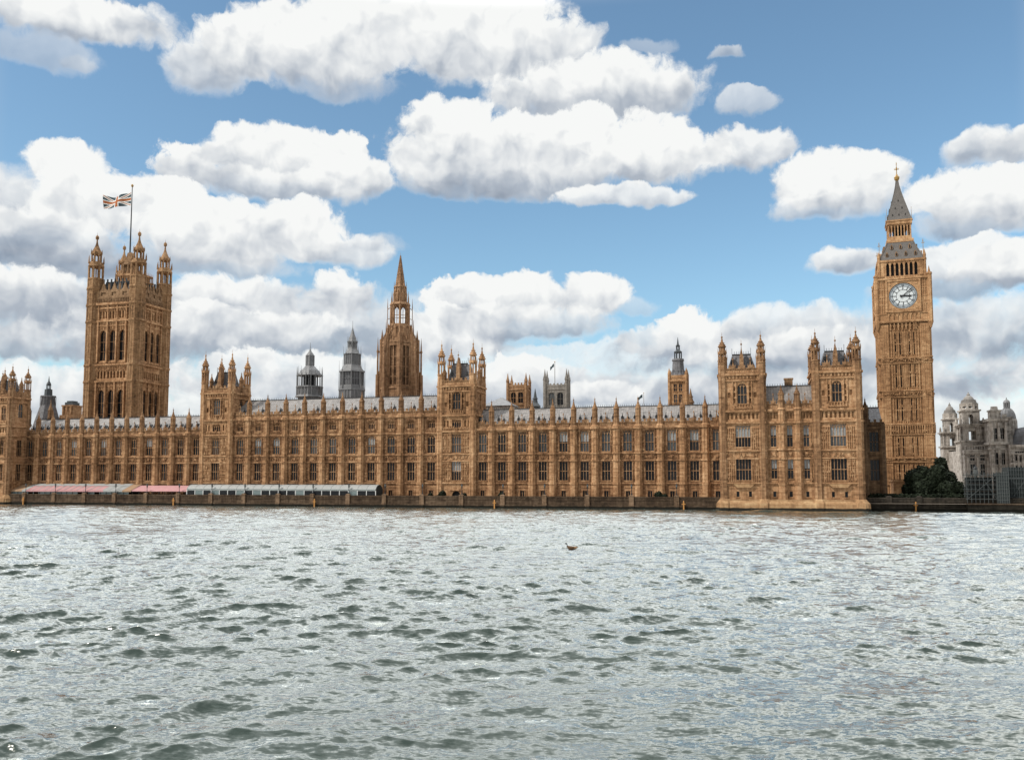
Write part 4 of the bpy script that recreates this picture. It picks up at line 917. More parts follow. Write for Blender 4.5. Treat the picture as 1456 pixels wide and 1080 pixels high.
t = thing('spirelet', 'small stone spirelet close to the slim grey-capped tower', 'spire', (42.6, 42, 2)); X = LU(982, 40)
m_ = MB(); m_.fr(X, 42, 2, 29.0, .95, .9); m_.fr(X, 42, 28.8, 29.3, 1.1, 1.0); m_.build('base', MAT['dull'], t); m_ = MB(); m_.fr(X, 42, 29.2, 33, .8, .04); m_.fr(X, 42, 30.4, 30.7, .75, .7); m_.build('spire', MAT['dull'], t)

# ------------------------------------------------------------------ clock tower (own orientation, own frame centred on its foot)
CTR = W(95.9, 31.0, 1.7); CROT = -R(20.5)
def cthing(name, label, cat, loc, rot):
    o = bpy.data.objects.new(name, None); COL.objects.link(o); o.location = loc; o.rotation_euler = (0, 0, rot); BASE[o.name] = Vector((0, 0, loc[2])); return tag(o, label, cat)
clk = cthing('clock_tower', 'tall honey stone clock tower with iron spire at the right', 'clock tower', CTR, CROT)
H = 5.75
def four(mb, fn):
    """run fn for one face and turn the result onto all four sides"""
    q = MB(); fn(q)
    for k in range(4):
        c, s_ = math.cos(k*math.pi/2), math.sin(k*math.pi/2); mb.poly([(x*c-y*s_, x*s_+y*c, z) for x, y, z in q.v], q.f)
LANC = [(38.2, 43.6), (30.0, 35.6), (21.6, 27.0), (12.9, 17.2), (6.5, 10.6)]
def ct_face(m_):
    ops = [(x-.17, x+.17, a, b) for a, b in LANC for x in (-2.1, -1.02, 1.02, 2.1)]
    m_.sheet(-H, H, 1.7, 46.4, ops, -H, .4)
    for x, wd, pr in ((-4.65, 1.05, .38), (4.65, 1.05, .38)): m_.box(x-wd, x+wd, -H-pr, -H+.02, 1.7, 46)
    for x in (-3.1, 3.1, 0): m_.box(x-.14, x+.14, -H-.3, -H+.02, 12, 44.6)
    for x in (-2.65, -1.56, -.5, .5, 1.56, 2.65): m_.box(x-.08, x+.08, -H-.2, -H+.02, 3, 44.6)
    for s_ in (-1, 1):
        for dx in (3.75, 4.25, 4.75, 5.3): m_.box(s_*dx-.06, s_*dx+.06, -H-.48, -H-.36, 3, 45.6)
        z = 4
        while z < 45: m_.box(s_*4.65-1.02, s_*4.65+1.02, -H-.44, -H-.36, z, z+.14); z += 1.9
    for a, b in LANC: panels(m_, -3.0, 3.0, a-.2, b+.5, -H, .53, 2)
    for z, h, pr in ((37.3, .25, .54), (35.9, .2, .5), (29.0, .25, .54), (27.4, .2, .5), (20.6, .3, .58), (18.0, .2, .5), (12.2, .3, .6), (11.2, .25, .56), (5.6, .4, .7)): m_.box(-H-.45, H+.45, -H-pr, -H+.02, z, z+h)
    for z in (36.25, 27.8, 11.55): carved(m_, -5.4, 5.4, z, z+1.0, -H-.40, False)
    panels(m_, -5.5, 5.5, 18.4, 20.5, -H-.40, .55, 1)
    for k in range(7):                            # arcaded corbel table under the clock
        x = -2.7+.9*k; m_.box(x-.12-.45, x+.12-.45, -H-.55, -H+.02, 44.4, 46.2); m_.spandrel(x, .33, 44.9, 45.6, -H-.5, -H, 3)
    m_.box(2.58, 2.82, -H-.55, -H+.02, 44.4, 46.2)
w = MB(); four(w, ct_face); w.box(-H-.3, H+.3, -H-.3, H+.3, 1.7, 3.2); w.build('shaft', MAT['tower'], clk)
for a, b in LANC:
    q = MB(); q.box(-.2, .2, .3, .36, -.1, b-a+.1); me = q.mesh('slit_window', MAT['dark'])
    for k in range(4):
        for x in (-2.1, -1.02, 1.02, 2.1):
            c, s_ = math.cos(k*math.pi/2), math.sin(k*math.pi/2); o = bpy.data.objects.new('slit_window', me); COL.objects.link(o); o.parent = clk
            o.location = (x*c+H*s_, x*s_-H*c, a-1.7); o.rotation_euler = (0, 0, k*math.pi/2)
HC2 = 6.35
def ct_clock(m_):
    m_.box(-HC2, HC2, -HC2, -HC2+.5, 46.2, 46.9); m_.box(-HC2+.2, HC2-.2, -HC2+.15, -HC2+.5, 46.9, 57.6)
    ops = []
    m_.box(-HC2-.15, HC2+.15, -HC2-.2, -HC2+.3, 46.4, 46.85); m_.box(-HC2, HC2, -HC2-.05, -HC2+.3, 48.5, 48.8)
    for k in range(8): x = -3.5+1.0*k; m_.box(x-.16, x+.16, -HC2-.08, -HC2+.2, 46.9, 48.5)
    for k in range(7): m_.spandrel(-3+1.0*k, .34, 47.7, 48.5, -HC2-.05, -HC2+.15, 3)
    # frame round the dial
    m_.box(-4.05, 4.05, -HC2-.32, -HC2+.1, 48.9, 49.3); m_.box(-4.05, 4.05, -HC2-.32, -HC2+.1, 56.75, 57.15)
    for s_ in (-1, 1): m_.box(s_*3.85-.2, s_*3.85+.2, -HC2-.31, -HC2+.1, 49.3, 56.75)
    for s_ in (-1, 1):
        for dx in (4.5, 5.0, 5.6): m_.box(s_*dx-.1, s_*dx+.1, -HC2-.02, -HC2+.2, 48.9, 57)
        for z in (50.8, 52.8, 54.8): m_.box(s_*5.1-.75, s_*5.1+.75, -HC2+.02, -HC2+.2, z, z+.3)
    n = 40; r0 = 3.32; ex = 3.66                   # square panel with a round hole
    def sq(a):
        c, s_ = math.cos(a), math.sin(a); k = ex/max(abs(c), abs(s_)); return (c*k, 53.03+s_*k)
    for i in range(n):
        a, b = 2*math.pi*i/n, 2*math.pi*(i+1)/n; p, q = sq(a), sq(b)
        m_.face([(r0*math.cos(a), -HC2-.12, 53.03+r0*math.sin(a)), (r0*math.cos(b), -HC2-.12, 53.03+r0*math.sin(b)), (q[0], -HC2-.12, q[1]), (p[0], -HC2-.12, p[1])])
        m_.face([(r0*math.cos(a), -HC2-.12, 53.03+r0*math.sin(a)), (r0*math.cos(b), -HC2-.12, 53.03+r0*math.sin(b)), (r0*math.cos(b), -HC2+.16, 53.03+r0*math.sin(b)), (r0*math.cos(a), -HC2+.16, 53.03+r0*math.sin(a))])
    for sx_ in (-1, 1):
        for sz in (-1, 1): m_.box(sx_*3.05-.28, sx_*3.05+.28, -HC2-.22, -HC2-.1, 53.03+sz*3.05-.28, 53.03+sz*3.05+.28)
    m_.box(-HC2-.1, HC2+.1, -HC2-.3, -HC2+.3, 57.3, 57.75)
    for k in range(14): x = -3.9+.6*k; m_.box(x-.16, x+.16, -HC2-.2, -HC2+.1, 57.75, 58.2)
    # belfry arcade
    m_.box(-4.9, -4.0, -5.6, -4.9, 57.7, 62.2); m_.box(4.0, 4.9, -5.6, -4.9, 57.7, 62.2)
    for k in range(8): x = -3.8+1.086*k; m_.box(x-.17, x+.17, -5.55, -5.0, 58.4, 62.2)
    for k in range(7): x = -3.257+1.086*k; m_.spandrel(x, .375, 61.0, 61.75, -5.5, -5.1, 3); m_.box(x-.38, x+.38, -5.48, -5.1, 61.74, 62.2)
    m_.box(-4.9, 4.9, -5.6, -4.9, 57.7, 58.4); m_.box(-5.3, 5.3, -5.75, -5.0, 62.1, 62.6)
w = MB(); four(w, ct_clock)
for sx_ in (-1, 1):
    for sy in (-1, 1):
        x, y = sx_*(HC2-.25), sy*(HC2-.25); w.fr(x, y, 46.0, 58.2, .62, .62); w.fr(x, y, 58.2, 58.6, .75, .65); w.fr(x, y, 44.6, 46.2, .2, .7)
        w.fr(x, y, 58.5, 60.3, .4, .03); w.fr(sx_*5.3, sy*5.3, 57.5, 63.2, .4, .35); w.fr(sx_*5.3, sy*5.3, 63.2, 64.6, .42, .03)
w.build('clock_stage', MAT['gold_s'] if 'gold_s' in MAT else MAT['tower'], clk)
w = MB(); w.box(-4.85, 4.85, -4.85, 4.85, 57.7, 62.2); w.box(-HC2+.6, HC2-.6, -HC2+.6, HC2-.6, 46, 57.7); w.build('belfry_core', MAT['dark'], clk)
NUM = ['XII', 'I', 'II', 'III', 'IIII', 'V', 'VI', 'VII', 'VIII', 'IX', 'X', 'XI']
def make_dial(k):
    """opal dial with minute ring, numerals and hands, on face k"""
    def rot(q):
        o = MB(); c, s_ = math.cos(k*math.pi/2), math.sin(k*math.pi/2)
        o.poly([(x*c-y*s_, x*s_+y*c, z) for x, y, z in q.v], q.f); return o
    CZ, YF = 53.03, -HC2
    def disc(r, y, q, n=48): q.face([(r*math.sin(2*math.pi*i/n), y, CZ+r*math.cos(2*math.pi*i/n)) for i in range(n)])
    def ring(r0, r1, y, q, n=48):
        for i in range(n):
            a, b = 2*math.pi*i/n, 2*math.pi*(i+1)/n
            q.face([(r0*math.sin(a), y, CZ+r0*math.cos(a)), (r0*math.sin(b), y, CZ+r0*math.cos(b)), (r1*math.sin(b), y, CZ+r1*math.cos(b)), (r1*math.sin(a), y, CZ+r1*math.cos(a))])
    q = MB(); disc(3.34, YF+.1, q); d = rot(q).build('clock_dial', MAT['dial'], clk)
    q = MB(); ring(2.42, 3.2, YF+.06, q); rot(q).build('minute_band', MAT['dialgrey'], d, clk)
    q = MB(); ring(1.52, 1.60, YF+.05, q); ring(2.36, 2.44, YF+.05, q); ring(3.2, 3.36, YF+.03, q); ring(2.86, 2.92, YF+.045, q)
    for i in range(60):
        a = 2*math.pi*i/60; rr = [2.92, 3.22]; w_ = .035
        q.face([(r_*math.sin(a)+e*math.cos(a), YF+.045, CZ+r_*math.cos(a)-e*math.sin(a)) for r_, e in ((rr[0], -w_), (rr[0], w_), (rr[1], w_), (rr[1], -w_))])
    for i in range(12):
        a = 2*math.pi*i/12
        q.face([(r_*math.sin(a)+e*math.cos(a), YF+.052, CZ+r_*math.cos(a)-e*math.sin(a)) for r_, e in ((1.56, -.10), (1.56, .10), (2.4, .07), (2.4, -.07))])
        tx = NUM[i]; adv = {'I': .15, 'V': .30, 'X': .30}; tot = sum(adv[c] for c in tx); x = -tot/2
        def st(x0, y0, x1, y1, w_=.04):
            dx, dy = x1-x0, y1-y0; l = math.hypot(dx, dy); nx, ny = -dy/l*w_, dx/l*w_; pts = []
            for px, py in ((x0+nx, y0+ny), (x0-nx, y0-ny), (x1-nx, y1-ny), (x1+nx, y1+ny)):
                rr = 2.65+py; pts.append((px*math.cos(a)+rr*math.sin(a), YF+.04, CZ-px*math.sin(a)+rr*math.cos(a)))
            q.face(pts)
        for c in tx:
            w_ = adv[c]; m0 = x+w_/2
            if c == 'I': st(m0, -.2, m0, .2)
            elif c == 'V': st(m0-.11, .2, m0, -.2); st(m0+.11, .2, m0, -.2, .025)
            else: st(m0-.11, .2, m0+.11, -.2); st(m0+.11, .2, m0-.11, -.2, .025)
            x += w_
    rot(q).build('numerals', MAT['iron'], d, clk)
    def hand(ang, ln, tail, w0, w1, y):
        q = MB(); P_ = []
        for r_, e in ((-tail, w0*1.5), (-tail*.5, w0), (0, w0*1.3), (ln*.6, w0), (ln*.75, w1*1.8), (ln, w1*.4)): P_.append((r_, e))
        pts = [(r_*math.sin(ang)+e*math.cos(ang), CZ+r_*math.cos(ang)-e*math.sin(ang)) for r_, e in P_]+[(r_*math.sin(ang)-e*math.cos(ang), CZ+r_*math.cos(ang)+e*math.sin(ang)) for r_, e in P_[::-1]]
        q.ext(pts, y-.03, y); return q
    rot(hand(R(94), 1.95, .75, .17, .17, YF-.02)).build('hour_hand', MAT['iron'], d, clk)
    rot(hand(R(48), 3.05, .7, .10, .08, YF-.08)).build('minute_hand', MAT['iron'], d, clk)
for k in range(4): make_dial(k)
r = MB(); prof = [(62.5, 5.35), (63.2, 5.0), (64.6, 4.2), (66.0, 3.5), (67.2, 3.05)]
for (z0, a), (z1, b) in zip(prof, prof[1:]): r.taper(-a, a, -a, a, z0, -b, b, -b, b, z1)
for sx_ in (-1, 1):
    for sy in (-1, 1):
        for (z0, a), (z1, b) in zip(prof, prof[1:]): r.bar((sx_*a, sy*a, z0), (sx_*b, sy*b, z1), .16, 4)
ro = r.build('roof', MAT['croof'] if 'croof' in MAT else MAT['lead'], clk)
for sx_ in (-1, 1):
    for sy in (-1, 1):
        q = MB(); q.fr(sx_*5.1, sy*5.1, 62.5, 66.6, .1, .05, 5); q.box(sx_*5.1-.35, sx_*5.1+.35, sy*5.1-.04, sy*5.1+.04, 66.0, 66.15); q.fr(sx_*5.1, sy*5.1, 66.4, 67.0, .14, .02, 5); q.build('roof_finial', MAT['gold'], ro, clk)
        q = MB(); q.fr(sx_*2.9, sy*2.9, 72, 75.2, .07, .03, 5); q.build('spike', MAT['gold'], clk)
w = MB(); w.box(-3.2, 3.2, -3.2, 3.2, 67.1, 67.8); w.box(-3.0, 3.0, -3.0, 3.0, 71.4, 72.1); w.box(-3.15, 3.15, -3.15, 3.15, 72.1, 72.4)
def lant(q):
    for k in range(8): x = -2.6+5.2*k/7; q.box(x-.13, x+.13, -2.75, -2.4, 67.8, 71.5)
    for k in range(7): x = -2.6+5.2*(k+.5)/7; q.spandrel(x, .24, 70.5, 71.2, -2.7, -2.5, 3)
    q.box(-2.75, 2.75, -2.7, -2.45, 71.2, 71.4); q.box(-2.75, 2.75, -2.8, -2.6, 67.8, 68.6)
four(w, lant)
w.build('lantern', MAT['gold_s'] if 'gold_s' in MAT else MAT['tower'], clk)
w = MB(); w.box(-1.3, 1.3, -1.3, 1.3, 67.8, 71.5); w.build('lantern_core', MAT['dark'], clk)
r = MB(); prof = [(72.4, 2.95), (73.2, 2.65), (74.4, 2.3), (76.1, 1.8), (77.8, 1.3), (79.5, .82), (81.3, .42), (82.4, .26)]
for (z0, a), (z1, b) in zip(prof, prof[1:]):
    r.taper(-a, a, -a, a, z0, -b, b, -b, b, z1)
    for sx_ in (-1, 1):
        for sy in (-1, 1): r.bar((sx_*a, sy*a, z0), (sx_*b, sy*b, z1), .09, 4)
sp = r.build('spire', MAT['croof'] if 'croof' in MAT else MAT['lead'], clk)
q = MB(); four(q, lambda m: [m.ext([(x-.13, z), (x+.13, z), (x, z+.5)], -y-.12, -y+.5) for z, y, xs in ((73.5, 2.55, (-1.5, 0, 1.5)), (75.2, 2.08, (-.8, .8)), (77.1, 1.5, (0,))) for x in xs]); q.build('spire_vent', MAT['dark'], sp, clk)
q = MB(); q.lathe(0, 0, [(82.3, .3), (82.7, .62), (83.2, .7), (83.7, .3), (84, .12), (86.6, .06)], 8); q.box(-.5, .5, -.04, .04, 85.1, 85.2); q.fr(0, 0, 85.0, 85.5, .25, .2, 6)
for s_ in (-1, 1): q.fr(s_*.5, 0, 85.0, 85.4, .09, .04, 5)
q.fr(0, 0, 86.3, 86.9, .14, .03, 5); q.build('finial', MAT['gold'], sp, clk)
for o in list(clk.children)+[c for q in clk.children for c in q.children]:      # everything above the belfry is drawn up a little
    for v_ in o.data.vertices:
        z = v_.co.z+1.7
        if z > 62.5: v_.co.z = 62.5+(z-62.5)*1.12-1.7
q = MB(); q.ext([(-.28, 0), (.28, 0), (.28, .75), (0, 1.35), (-.28, .75)], -.25, .9); q.k = 1; q.ext([(-.15, .1), (.15, .1), (.15, .65), (0, .95), (-.15, .65)], -.27, -.24)
dme = q.mesh('dormer', [MAT['dull'], MAT['dark']])
for k in range(4):
    for z, n, yy, sp_ in ((63.6, 4, 4.75, 2.2), (65.7, 3, 3.8, 2.1)):
        for j in range(n):
            x = (j-(n-1)/2)*sp_; c, s_ = math.cos(k*math.pi/2), math.sin(k*math.pi/2)
            o = bpy.data.objects.new('dormer', dme); COL.objects.link(o); o.parent = ro; o.location = (x*c+yy*s_, x*s_-yy*c, z-1.7); o.rotation_euler = (0, 0, k*math.pi/2)
# low lodge at its foot
t = thing('lodge', 'small stone lodge at the foot of the clock tower beside the dark trees', 'building', (93, 21, 1.7))
m_ = MB(); m_.sheet(90.6, 96.2, 1.7, 6.4, [(92.3, 93.2, 3.6, 5.2)], 18.5); m_.sheet(18.5, 24, 1.7, 6.4, (), 96.2, -.3, 'x'); m_.sheet(18.5, 24, 1.7, 6.4, (), 90.6, .3, 'x'); m_.box(90.4, 96.4, 18.3, 24, 6.4, 6.9); m_.build('wall', MAT['tower'], t); window(t, 92.75, 18.5, 3.6, .9, 1.6, 2, (), '', 'glass')

# ------------------------------------------------------------------ government buildings at the right edge
VB = 62.
def BU(px): return LU(px, VB, 640)
def BZ(px, py): return LZ(px, py, VB)
def baroque_tower(t, c, v, w2, z0, zA, zB, zC, ztip):
    """square turret: columned stage, arched belfry, ring of round openings, stepped dome"""
    m_ = MB(); m_.cb(c, v, w2, w2, z0, zA); m_.cb(c, v, w2+.4, w2+.4, zA-.5, zA)
    for s_ in (-1, 1):
        for q_ in (-1, 1):
            for d in (.0, .9): m_.fr(c+s_*(w2-.35-d), v+q_*(w2-.35), zA, zB-.4, .32, .28); m_.fr(c+s_*(w2-.35), v+q_*(w2-.35-d), zA, zB-.4, .32, .28)
            m_.cb(c+s_*w2*.62, v+q_*w2*.62, w2*.32, w2*.32, zA, zB-.4)
    m_.cb(c, v, w2+.1, w2+.1, zB-.45, zB); m_.cb(c, v, w2+.5, w2+.5, zB, zB+.35)
    w3 = w2*.72; hh = zC-zB-.35
    for s_ in (-1, 1):
        for q_ in (-1, 1): m_.cb(c+s_*w3*.63, v+q_*w3*.63, w3*.37, w3*.37, zB+.35, zC); m_.fr(c+s_*(w2-.2), v+q_*(w2-.2), zB+.35, zB+1.5, .35, .25); m_.fr(c+s_*(w2-.2), v+q_*(w2-.2), zB+1.5, zB+2.1, .3, .05)
    def f(q): q.spandrel(0, w3*.27, zC-1.9, zC-.9, -w3+.05, -w3+1.2, 4, .5); q.box(-w3*.27, w3*.27, -w3+.04, -w3+1.2, zC-.92, zC); q.box(-w2*.31, w2*.31, -w2+.5, -w2+1.4, zB-1.6, zB-.4)
    q = MB(); four(q, f); m_.poly([(x+c, y+v, z) for x, y, z in q.v], q.f)
    m_.cb(c, v, w3+.35, w3+.35, zC, zC+.4); zD = zC+.4+w2*.62
    for i in range(8):
        a = math.pi/8+2*math.pi*i/8; m_.fr(c+w3*.95*math.sin(a), v-w3*.95*math.cos(a), zC+.4, zD, .34, .32)
    m_.fr(c, v, zD-.35, zD, w3*1.08, w3*1.08, 16); m_.fr(c, v, zD-.9, zD-.3, w3*1.02, w3*1.05, 16); m_.fr(c, v, zC+.4, zC+.9, w3*1.06, w3*1.02, 16)
    m_.build('turret_body', MAT['pale'], t)
    d_ = MB(); r_ = w3*.92; hd = ztip-zD
    d_.lathe(c, v, [(zD, r_*1.03), (zD+hd*.08, r_*.98), (zD+hd*.24, r_*.9), (zD+hd*.3, r_*.72), (zD+hd*.46, r_*.62), (zD+hd*.58, r_*.46), (zD+hd*.68, r_*.24), (zD+hd*.74, r_*.16)], 16)
    for k in range(5): d_.fr(c, v, zD+hd*.06*k+.1, zD+hd*.06*k+.22, r_*(1.03-.03*k), r_*(1.02-.03*k), 16)
    d_.lathe(c, v, [(zD+hd*.73, r_*.22), (zD+hd*.8, r_*.22), (zD+hd*.84, r_*.12), (ztip, .05)], 8); d_.build('dome', MAT['dome'] if 'dome' in MAT else MAT['pale'], t)
t = thing('government_building', 'pale baroque stone building with two domed turrets behind the dark trees', 'building', (BU(1372), VB+4, 1.7))
baroque_tower(t, BU(1380), VB, (BU(1397)-BU(1363))/2, 1.7, BZ(1380, 626), BZ(1380, 605), BZ(1380, 585), BZ(1380, 557))
vb2 = VB+16; c2 = LU(1352.5, vb2, 640)
baroque_tower(t, c2, vb2, (LU(1366, vb2)-LU(1340, vb2))/2, 1.7, LZ(1352, 634, vb2), LZ(1352, 616, vb2), LZ(1352, 597, vb2), LZ(1352, 572, vb2))
m_ = MB(); u0, u1 = BU(1364), BU(1418); zt = BZ(1400, 640); q0 = VB-6.0
ops = []; ws = []
for k in range(5):
    c = u0+1.9+2.5*k
    if c > u1-1: continue
    for z0, z1 in ((3.5, 6.5), (8.2, 11.2), (12.2, 14.4)): ops.append((c-.6, c+.6, z0, z1)); ws.append((c, z0, 1.2, z1-z0))
m_.sheet(u0, u1, 1.7, zt, ops, q0); m_.sheet(q0, q0+24, 1.7, zt, (), u0, .4, 'x'); m_.sheet(q0, q0+24, 1.7, zt, (), u1, -.4, 'x')
strings(m_, u0-.3, u1+.2, [(zt-1.1, .5, .7), (zt-.4, .4, .9), (7.0, .35, .3), (zt-2.2, .2, .25)], q0)
for k in range(16): m_.box(u0+(u1-u0)*k/15.5, u0+(u1-u0)*k/15.5+.3, q0-.5, q0, zt-1.5, zt-1.1)
for (c, z0, w_, h) in ws:
    m_.box(c-.85, c+.85, q0-.25, q0, z0+h+.1, z0+h+.35); m_.box(c-.85, c-.62, q0-.15, q0, z0, z0+h+.1); m_.box(c+.62, c+.85, q0-.15, q0, z0, z0+h+.1)
for k in range(5): x = u0+.65+2.5*k; m_.fr(x, q0-.35, 7.4, zt-2.2, .38, .33)
m_.build('wall', MAT['pale'], t)
for (c, z0, w_, h) in ws: window(t, c, q0, z0, w_, h, 2, (.5,), '', 'glass', 0, 0, 'pale')
m_ = MB(); m_.face([(u0, q0, zt), (u1, q0, zt), (u1, q0+24, zt+.6), (u0, q0+24, zt+.6)])
n = int((u1-u0)/.6)
for i in range(n): x = u0+(u1-u0)*i/n; m_.fr(x+.2, q0+.1, zt, zt+1.0, .14, .1, 6)
m_.box(u0, u1, q0-.1, q0+.3, zt+1.0, zt+1.25); m_.build('roof_balustrade', MAT['pale'], t)
# corner block with columns
u0, u1, q1 = BU(1396), BU(1420), VB-9; zt = LZ(1408, 598, q1); zm = LZ(1408, 632, q1)
cw = [(u0+(u1-u0)*f_, z0_, 1.25, h_) for f_ in (.29, .71) for z0_, h_ in ((4.5, 2.6), (zm-5.4, 3.2), (zm+1.5, 3.0))]
m_ = MB(); m_.sheet(u0, u1, 1.7, zt, [(c-w_/2, c+w_/2, z0, z0+h) for c, z0, w_, h in cw], q1); m_.sheet(q1, VB+6, 1.7, zt, (), u0, .4, 'x'); m_.sheet(q1, VB+6, 1.7, zt, (), u1, -.4, 'x'); m_.face([(u0, q1, zt), (u1, q1, zt), (u1, VB+6, zt), (u0, VB+6, zt)]); m_.box(u0-.5, u1+.5, q1-.6, VB+6, zm, zm+.7); m_.box(u0-.3, u1+.3, q1-.35, VB+6, zm-1.4, zm-.9); m_.box(u0-.5, u1+.5, q1-.6, VB+6, zt-.1, zt+.6)
for k in range(3): x = u0+.5+(u1-u0-1)*k/2; m_.fr(x, q1-.25, 4, zm-1.4, .5, .42); m_.fr(x, q1-.2, zm+.7, zt-.5, .42, .36)
m_.box(u0+.4, u0+3.0, q1+.5, q1+3, zt+.6, zt+2.6); m_.box(u0+.2, u0+3.2, q1+.3, q1+3.2, zt+2.6, zt+3.0); m_.fr(u0+1.7, q1+1.7, zt+3, zt+4, 1.0, .8)
for k in range(14): x = u0+3.2+(u1-u0-3.4)*k/13; m_.fr(x, q1, zt+.6, zt+1.5, .14, .1, 6)
m_.box(u0+3.2, u1, q1-.1, q1+.2, zt+1.5, zt+1.75); m_.build('corner_bay', MAT['pale'], t)
for c, z0, w_, h in cw: window(t, c, q1, z0, w_, h, 2, (.5,), '', 'glass', 0, 0, 'pale')

t = thing('office_block', 'ornate stone corner block with a grey dome and dark mansard roof at the right edge', 'building', (BU(1440), VB, 1.7))
u0, u1, q1 = BU(1419), BU(1475), VB-12; zt = LZ(1440, 632, q1)
m_ = MB(); ops = []; ws = []
for k in range(8):
    c = u0+1.6+(u1-u0-2)*k/7.6
    for z0, z1 in ((4.0, 6.6), (8.0, 10.6), (12.0, 14.4), (15.6, 17.6)):
        if z1 < zt-1: ops.append((c-.62, c+.62, z0, z1)); ws.append((c, z0, 1.24, z1-z0))
m_.sheet(u0, u1, 1.7, zt, ops, q1); m_.sheet(q1, q1+20, 1.7, zt, (), u0, .4, 'x')
strings(m_, u0-.3, u1, [(7.1, .4, .35), (11.1, .4, .45), (zt-2.6, .35, .4), (zt-.6, .6, .8)], q1)
for (c, z0, w_, h) in ws: m_.box(c-.9, c+.9, q1-.28, q1, z0+h+.1, z0+h+.35); m_.ext([(c-.9, z0+h+.35), (c+.9, z0+h+.35), (c, z0+h+.75)], q1-.24, q1)
for k in range(9): x = u0+.6+(u1-u0-2)*k/7.6; m_.fr(x, q1-.2, 7.5, zt-2.6, .3, .26)
m_.build('wall', MAT['pale'], t)
for (c, z0, w_, h) in ws: window(t, c, q1, z0, w_, h, 2, (.5,), '', 'glass', 0, 0, 'pale')
m_ = MB(); zr = LZ(1440, 605, q1); m_.taper(u0+3, u1, q1+.6, q1+18, zt, u0+5.4, u1, q1+3.6, q1+15, zr)
ro = m_.build('roof', MAT['slate_d'], t)
for k in range(3):
    m_ = MB(); c = u0+6.4+k*3.6; m_.box(c-.8, c+.8, q1+.5, q1+3, zt, zt+2.0); m_.ext([(c-1, zt+2), (c+1, zt+2), (c, zt+3)], q1+.3, q1+3); m_.build('dormer', MAT['pale'], ro, t)
m_ = MB(); m_.box(u1-9, u1-7.6, q1+6, q1+9, zt, zr+2.4); m_.box(u1-9.2, u1-7.4, q1+5.8, q1+9.2, zr+2.4, zr+2.8); m_.build('chimney', MAT['pale'], ro, t)
vd = VB+4; c = LU(1432, vd, 590); zd = LZ(1432, 596, vd); zdt = LZ(1432, 580, vd); rd = (LU(1444, vd, 590)-LU(1420, vd, 590))/2
m_ = MB(); m_.fr(c, vd, zd-9, zd, rd*1.02, rd*1.0, 24); m_.fr(c, vd, zd-.5, zd+.1, rd*1.1, rd*1.08, 24)
for i in range(16): a = 2*math.pi*i/16; m_.fr(c+rd*1.02*math.sin(a), vd-rd*1.02*math.cos(a), zd-5, zd-.4, .3, .26)
m_.build('drum', MAT['pale'], t)
m_ = MB(); m_.lathe(c, vd, [(zd+.1+(zdt-zd)*math.sin(x), rd*math.cos(x)) for x in [R(k) for k in range(0, 84, 9)]], 24)
for i in range(12):
    a = 2*math.pi*i/12
    for x in range(0, 72, 9): x0, x1 = R(x), R(x+9); m_.bar((c+rd*math.cos(x0)*math.sin(a), vd-rd*math.cos(x0)*math.cos(a), zd+.1+(zdt-zd)*math.sin(x0)), (c+rd*math.cos(x1)*math.sin(a), vd-rd*math.cos(x1)*math.cos(a), zd+.1+(zdt-zd)*math.sin(x1)), .12, 4)
dm = m_.build('dome', MAT['lead'], t)
m_ = MB(); lantern(m_, c, vd, zdt, zdt+1.5, .7, 8, .16, .3); m_.lathe(c, vd, [(zdt+1.5, .95), (zdt+2.1, .7), (zdt+2.5, .2), (zdt+3.1, .04)], 8); m_.build('cupola', MAT['lead'], dm, t)

# ------------------------------------------------------------------ ground, river, embankment
def struct(name, mb, mat, kind='structure'): o = mb.build(name, MAT[mat]); o['kind'] = kind; return o
m_ = MB(); g0 = W(-3000, -5.6, 1.7); g1 = W(3000, -5.6, 1.7); g2 = W(3000, 6000, 1.7); g3 = W(-3000, 6000, 1.7); m_.face([g0, g1, g2, g3]); struct('ground', m_, 'ground')
def bed(): # outer water sheet far around
    m_ = MB(); s_ = 4000
    m_.face([(-s_, -s_, -.62), (s_, -s_, -.62), W(s_, 10, -.62)[:], W(-s_, 10, -.62)[:]]); return m_
def wall_thing(label, ua, ub, v, mat, step, piers, z1=2.95):
    t = thing('river_wall', label, 'wall', ((ua+ub)/2, v+.5, -1.5))
    m_ = MB(); m_.box(ua, ub, v, v+.9, -2, z1-.3); m_.box(ua, ub, v-.1, v+.2, 2.0, 2.2); m_.box(ua, ub, v-.28, v+.5, 0.55, .95); m_.box(ua, ub, v-.16, v+.3, -2, .55)
    n = int((ub-ua)/1.25)
    for i in range(n): x = ua+(ub-ua)*(i+.5)/n; m_.box(x-.5, x+.5, v-.06, v+.02, 2.25, 2.58)
    m_.build('wall', MAT[mat], t)
    m_ = MB(); m_.box(ua, ub, v-.14, v+1.0, z1-.3, z1); m_.build('coping', MAT[mat], t)
    p = MB(); p.box(-.55, .55, -.35, .3, -2, z1+.12); p.taper(-.65, .65, -.42, .3, z1+.12, -.3, .3, -.2, .2, z1+.4); p.box(-.62, .62, -.42, .25, .8, 1.15)
    pm = p.mesh('pier', MAT['pier_stone' if mat == 'quay' else mat])
    for x in piers: link('pier', pm, t, (x, v, 0))
    return t
LAMPX = [35, 77, 120, 163, 207.6, 253.5, 300, 347, 395.6, 444, 495, 546.7, 600, 656, 714.6, 774, 835, 897.8, 962]
LU_ = [LU(x, -6, 700) for x in LAMPX]
wall_thing('long low dark river wall of stone piers below the palace terrace', -147.4, 50.4, -6, 'quay', 10, LU_)
wall_thing('sooty dark embankment wall right of the end pavilion under the trees', 81.6, 150, -3.0, 'quay_d', 8, [LU(1264, -3, 710), LU(1307, -3, 710)])

